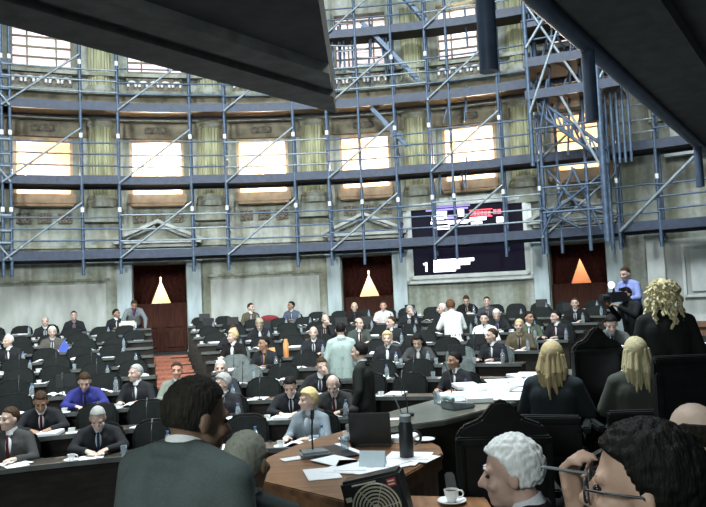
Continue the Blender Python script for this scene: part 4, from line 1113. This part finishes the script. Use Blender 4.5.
MB().box((0, .11, .011), (.31, .22, .02)).build('base', M['plastic'], r, None, .005)
MB().box((0, -.03, .135), (.31, .014, .24), R=Matrix.Rotation(rad(12), 3, 'X')).build('lid', M['plastic'], r, None, .005)
lay('tent_card', MB().slabxz([(-.05, 0), (.05, 0), (0.0, .105)], -.085, .085).mesh('t'), mat('pale_blue_card', (.62, .74, .80), .6, .04, 20), on(373, 467, ZD), rad(75), 'pale blue tent card in front of the laptop', 'card')
r = thing('vacuum_flask', 'tall black vacuum flask with a grey cap on the brown counter', 'flask', on(407, 459, ZD))
MB().lathe([(.045, 0), (.048, .01), (.048, .225), (.038, .25)], 20).build('flask_body', M['plastic'], r, 50)
MB().lathe([(.038, .25), (.040, .255), (.040, .29), (.03, .298)], 18).build('cap', M['greyplastic'], r, 50)
MB().torus((.055, 0, .14), .045, .009, rad(-90), rad(90), 12, 6, Matrix.Rotation(PI/2, 3, 'X')).build('handle', M['plastic'], r, 60)
pen = MB(); pen.path([V((0, 0, 0)), V((-.05, .0, .13))], .005, 6); lay('drinking_straw', pen.mesh('p'), M['greyplastic'], on(404, 459, ZD)+V((0, 0.02, .30)), 0, 'thin grey stirrer sticking up from the black flask cap', 'stirrer')
lay('document_stack', PAPER3, M['paper'], on(396, 440, ZD), 1.2, 'stack of white documents right of the laptop, on the brown counter', 'papers')
bx = MB().box((0, 0, .05), (.17, .10, .10)).mesh('b', None, .004); lay('paper_box', bx, M['paper'], on(397, 431, ZD), .1, 'small white paper box behind the document stack', 'box')
cup_on_saucer(on(348, 440, ZD), 'white cup beside the laptop on the brown counter', 1.0)
lay('saucer', CUPM[3], M['china'], on(425, 433+8, ZD), 0, 'lone white saucer right of the black flask', 'saucer')
lay('drinking_glass', GLS, M['glass'], on(345, 452, ZD), 0, 'clear glass in front of the white cup on the brown counter', 'glass')
# ledge cup
cup_on_saucer(on(452, 503, ZD), 'white coffee cup on the orange-brown ledge at the bottom', .2)
# box fan on its pole
FP = at_depth(380, 500, 3.55)
r = thing('box_fan', 'black square pedestal fan with cream concentric wire grille at the bottom centre', 'fan', V((FP.x, FP.y, .5)), rad(-14))
R_ = Matrix.Rotation(rad(-13), 3, 'Y'); zc = 1.28-.5
hs = MB(); hs.box((0, 0, zc), (.30, .13, .34), R=R_); hs.build('housing', M['plastic'], r, None, .014)
gw = MB(); Q = Matrix.Rotation(PI/2, 3, 'X')
gc = V((.0, -.068, zc+.02))
for k in range(7): gw.torus(gc, .018+.0165*k, .0048, n=32, m=6, Q=Q)
for k in range(3):
    a = k*PI/3+.3; d = V((math.cos(a), 0, math.sin(a)))*.122; gw.tube(gc-d, gc+d, .003, n=6)
gw.build('wire_grille', M['wicker'], r, 60)
MB().tube(gc+V((0, .005, 0)), gc+V((0, -.006, 0)), .016, n=14).build('hub', M['wicker'], r, 40)
lb = MB(); lb.box(R_ @ V((.105, -.068, .125))+V((0, 0, zc)), (.045, .006, .035), R=R_); lb.build('red_label', M['redlabel'], r)
l2 = MB()
for k in range(2): l2.box(R_ @ V((.105, -.0716, .133-.015*k))+V((0, 0, zc)), (.032, .003, .006), R=R_)
l2.box(R_ @ V((-.03, -.067, .145))+V((0, 0, zc)), (.12, .004, .007), R=R_); l2.box(R_ @ V((-.12, -.067, .085))+V((0, 0, zc)), (.03, .004, .022), R=R_)
l2.build('white_marking', M['wicker'], r)
pl = MB(); pl.tube((0, 0, .03), (0, 0, zc-.15), .022, n=12); pl.lathe([(.16, 0), (.16, .02), (.03, .04)], 20); pl.build('pole', M['plastic'], r, 50)

# grey counter: a spread of papers
rg = random.Random(5)
n = 0
names = ['left end', 'left part', 'middle', 'right part', 'right end']
BIG = MB().box((0, 0, .0025), (.42, .297, .005)).mesh('spread')
for (x, y) in [(452, 398), (462, 394), (470, 398), (478, 391), (488, 395), (492, 386), (503, 391), (505, 382), (517, 386), (521, 378), (530, 382), (535, 374), (478, 401), (498, 399), (512, 396), (466, 389), (545, 380), (524, 391)]:
    o = lay('papers', BIG if n % 3 else PAPER3, M['paper'], on(x, y, ZG)+V((0, 0, .002*(n % 9))), rg.uniform(-.5, .5), 'white papers in the overlapping spread on the grey-green counter', 'papers', 'spread on the grey-green counter'); n += 1
for (x, y, w_) in ((606, 376, 'left of the seated blond woman'), (618, 373, 'above the seated blond woman'), (688, 376, 'beyond the black high-backed chair at right'), (700, 372, 'at the right edge of the photo')):
    lay('papers', BIG, M['paper'], on(x, y, ZG), rg.uniform(-.3, .3), 'white papers on the grey counter '+w_, 'papers', 'papers on the counter at right')
r = thing('desk_telephone', 'pale teal desk telephone on the left part of the grey-green counter', 'telephone', on(458, 408, ZG), .5)
MB().slabxz([(-.12, 0), (.12, 0), (.12, .035), (-.12, .07)], -.10, .10).build('base', M['greyplastic'], r, None, .01)
MB().path([V((-.11, .05, .09)), V((-.10, .0, .10)), V((-.11, -.08, .085))], .022, 10).build('handset', mat('teal_handset', (.35, .45, .44), .4, .1), r, 60)
cup_on_saucer(on(446, 404, ZG), 'white cup by the telephone on the grey-green counter', 2.0)
lay('drinking_glass', GLS, M['glass'], on(437, 404, ZG), 0, 'glass left of the telephone on the grey-green counter', 'glass')
microphone(on(452, 397, ZG), 2.6, 'black gooseneck microphone on the left of the grey-green counter')
microphone(on(408, 416, ZG), .6, 'black gooseneck microphone at the far left end of the grey-green counter')
lay('mobile_phone', MB().box((0, 0, .06), (.07, .012, .14), R=Matrix.Rotation(-.5, 3, 'Y')).mesh('m', None, .004), M['greyplastic'], on(697, 388, ZG), .2, 'grey handset leaning on the counter at the right edge', 'phone')
lay('papers', PAPER3, M['paper'], on(612, 348.5, ZBN), .1, 'thick white document in front of the reading man on the raised bench', 'papers')
lay('papers', BIG, M['paper'], on(690, 343.5, ZBN), .1, 'white papers at the right end of the raised bench', 'papers')

def throne(px, py_top, d, zf, label, rz=0, w=.46, crest=True):
    P = at_depth(px, py_top, d); H = P.z-zf
    r = thing('high_backed_chair', label, 'chair', V((P.x, P.y, zf)), rz, 'high-backed dais chairs'); h = w/2
    if crest: pts = [(-h, .40), (h, .40), (h, H-.20), (h*.85, H-.14), (h*.45, H-.10), (h*.16, H-.01), (0, H), (-h*.16, H-.01), (-h*.45, H-.10), (-h*.85, H-.14), (-h, H-.20)]
    else: pts = [(-h, .40), (h, .40), (h, H), (-h, H)]
    MB().slabxz(pts, -.30, -.23).build('backrest', M['leather_black'], r, None, .015)
    fr = MB()
    for s in (-1, 1): fr.box((s*(h-.02), -.31, (.4+H-.2)/2+.0), (.045, .05, H-.6 if crest else H-.42))
    fr.box((0, -.31, H-.22 if crest else H-.03), (w, .05, .05)); fr.box((0, -.31, .46), (w, .05, .05)); fr.build('back_frame', M['leather'], r, None, .01)
    MB().box((0, .0, .42), (w+.04, .5, .12)).build('seat', M['leather_black'], r, None, .03)
    for s in (-1, 1): q = MB(); q.box((s*(h+.03), .0, .66), (.06, .46, .05)); q.box((s*(h+.03), .18, .53), (.05, .05, .24)); q.build('armrest', M['leather'], r, None, .01)
    for s in (-1, 1):
        for y in (-.22, .2): MB().tube((s*(h-.04), y, 0), (s*(h-.04), y, .38), .025, .03, 8).build('leg', M['leather'], r, 50)
    return r
throne(582, 326, 6.75, .62, 'tall black chair with a peaked crest behind the blond woman in black', rad(8), .48)
throne(667, 352, 5.2, .62, 'black square-backed chair in front of the curly blond woman', rad(0), .44, False)
throne(495, 393, 4.35, .5, 'dark peaked chair back in front of the paper-covered counter', rad(-5), .52)
throne(600, 415, 3.6, .5, 'dark chair back between the white-haired man and the bald man', rad(10), .56)
throne(548, 409, 5.55, .62, 'dark low chair under the blond woman in black', rad(-20), .5, False)
throne(632, 404, 5.45, .62, 'dark low chair under the blond woman at right', rad(-5), .5, False)

# people of the dais
def at(px, d, z): P = at_depth(px, 300, d); return V((P.x, P.y, z))
person('back', 'blond woman in a black jacket seated with her back to us at the paper-covered counter', at(549, 5.75, .59), rad(-28), ('long', 2), (.47, .38, .21), (.02, .026, .03), sk=SK2, trc=(.02, .02, .02))
person('back', 'blond long-haired woman seated left of the black square-backed chair', at(632, 5.65, .60), rad(-10), ('long', 3), (.52, .46, .28), (.06, .065, .055), sk=SK2)
person('turned', 'brown-haired person in a white shirt and dark vest bending left beside the curly blond woman', at(642, 6.35, .62), rad(40), ('short', 4), (.10, .06, .03), (.70, .72, .72), sk=SK2)
person('stand', 'curly blond woman in a black jacket standing with her back to us at right', at(664, 6.05, .60), rad(-15), ('curly', 1), (.78, .70, .42), (.015, .016, .016), sk=SK2)
person('reading', 'dark-haired man in a grey suit reading at the raised bench', at(608, 9.98, .68), rad(165), ('short', 6), BLK, (.10, .11, .105), (.35, .45, .55), sk=SK2)
chair('dark armchair under the man reading at the raised bench', at(608, 10.04, .66), rad(165), M['leather'], 'bench armchairs')
chair('dark armchair under the brown-haired person in the white shirt', at(642, 6.40, .62), rad(40), M['leather'], 'bench armchairs')

NEAR = dict(voxel=.0075, cv=.011)
# man in the grey suit at left, seen from behind, face turned right
D = human(off(POSES['stand'], -.155, hy=-.36, hp=.22, collar=.035, ch=(0, .0, 1.315), hc=(0, .065, 1.45)), wide=1.12, fat=1.18, **NEAR)
person(D, 'man in a dark grey suit and white collar seen from behind at the left foreground', at(178, 2.2, .5), rad(-32), ('short', 21), (.022, .020, .015), (.095, .12, .118), (.95, .97, 1), (.05, .06, .06), (.24, .15, .10), noshoes=False)
# grey-haired person in front of him
D = human(dict(POSES['back'], hc=(.0, .01, 1.165), hy=-.2), wide=1.05, **NEAR)
person(D, 'grey-haired person in a dark jacket seen from behind, right of the grey suit', at(241, 2.9, .5), rad(-12), ('short', 22), (.33, .34, .28), (.045, .06, .06), (.5, .5, .5), sk=(.30, .2, .13))
chair('dark armchair under the grey-haired person in the foreground', at(240, 2.94, .5), rad(-12), M['leather'], 'near armchairs')
# white-haired man facing left
D = human(dict(POSES['reading'], ch=(0, .03, .965), hc=(0, .10, 1.145), hp=.12, hy=.12), **NEAR)
person(D, 'white-haired man facing left at the bottom right of centre', at(529, 2.62, .5), rad(72), ('fluffy', 23), (.85, .87, .85), (.02, .022, .022), sk=(.55, .36, .29))
chair('dark armchair under the white-haired man in the foreground', at(533, 2.62, .5), rad(72), M['leather'], 'near armchairs')
# bald man at right
D = human(dict(POSES['back'], hp=-.02, hy=.3), **NEAR)
person(D, 'bald man with a dark fringe of hair seen from behind at the right', at(682, 2.8, .55), rad(14), ('bald', 24), (.02, .016, .012), (.02, .022, .022), sk=(.66, .50, .40))
chair('dark armchair under the bald man at the right', at(680, 2.74, .5), rad(14), M['leather'], 'near armchairs')
# man with eyeglasses, in profile, right hand raised with a pen
base = at(655, 1.42, .457); rzg = rad(64)
Pg = off(POSES['stand'], -.155, hy=.02, hp=.0)
hpw = at_depth(574, 476, 1.62); loc = Matrix.Rotation(-rzg, 3, 'Z') @ (hpw-base)
Pg['wrR'] = (loc.x, loc.y, loc.z-.06); Pg['elR'] = (.27, .12, loc.z-.30); Pg['hdR'] = (.0, .15, 1); Pg['hnR'] = (.3, 1, 0); Pg['curlR'] = 1.0
D = human(Pg, **NEAR)
gm = person(D, 'dark-haired man with eyeglasses in profile at the lower right corner, one hand raised', base, rzg, ('fluffy', 25), (.006, .006, .005), (.02, .02, .02), sk=(.46, .30, .22))
F = D['F']; gl = MB(); R3 = F.to_3x3()
for s in (-1, 1):
    gl.torus(F @ V((s*.034, .104, .0)), .024, .0028, n=24, m=6, Q=R3 @ Matrix.Rotation(PI/2, 3, 'X'))
    gl.path([F @ V((s*.058, .100, .006)), F @ V((s*.082, .06, .008)), F @ V((s*.088, -.005, .006)), F @ V((s*.086, -.022, -.015))], .0028, 6)
gl.path([F @ V((-.010, .106, .004)), F @ V((.010, .106, .004))], .0028, 6)
obj('eyeglasses', gl.mesh('g', 60), M['plastic'], gm)
pn = MB(); pn.tube((-.05, 0, 0), (.035, 0, 0), .0035, n=8); pn.tube((-.06, 0, 0), (-.05, 0, 0), .001, .0035, 8)
o = pn.build('pen', M['greyplastic'], None, 60); o.location = hpw+V((-.02, -.03, .02)); o.rotation_euler = (0, rad(8), rad(-10)); tag(o, 'thin grey pen in the raised hand at lower right', 'pen')

# ------------------------------------------------------------------ light: the hall's dome, floodlights, an added foreground fill, dim daylight
wd = bpy.data.worlds.new('hall'); SC.world = wd; wd.use_nodes = True
wd.node_tree.nodes['Background'].inputs[0].default_value = (.55, .68, .80, 1); wd.node_tree.nodes['Background'].inputs[1].default_value = .16
def area(name, loc, target, size, energy, col, size_y=None):
    l = bpy.data.lights.new(name, 'AREA'); l.size = size; l.energy = energy; l.color = col
    if size_y: l.shape = 'RECTANGLE'; l.size_y = size_y
    o = bpy.data.objects.new(name, l); COL.objects.link(o); o.location = loc
    o.rotation_euler = (V(target)-V(loc)).to_track_quat('-Z', 'Y').to_euler(); return o
area('dome_skylight', (-1, 8, 14.5), (-1, 8.5, 0), 7, 4600, (.86, .96, 1))
for loc, tg, en in (((-7, -1, 8.5), (-5, 20, 4.6), 380), ((2.5, -2.5, 9), (1, 20, 4.8), 330)):
    o = area('hall_floodlight', loc, tg, 2.2, en, (.93, 1, .97)); o.data.spread = rad(75)
area('gallery_lamp', (-2.0, -1.6, 3.7), (.0, 3, 1.3), 1.0, 115, (.90, 1, .97))  # unseen fill added behind the camera to brighten the near figures
SC.cycles.use_denoising = True
SC.cycles.max_bounces = 5; SC.cycles.diffuse_bounces = 2; SC.cycles.glossy_bounces = 2; SC.cycles.transmission_bounces = 4
SC.cycles.sample_clamp_indirect = 4
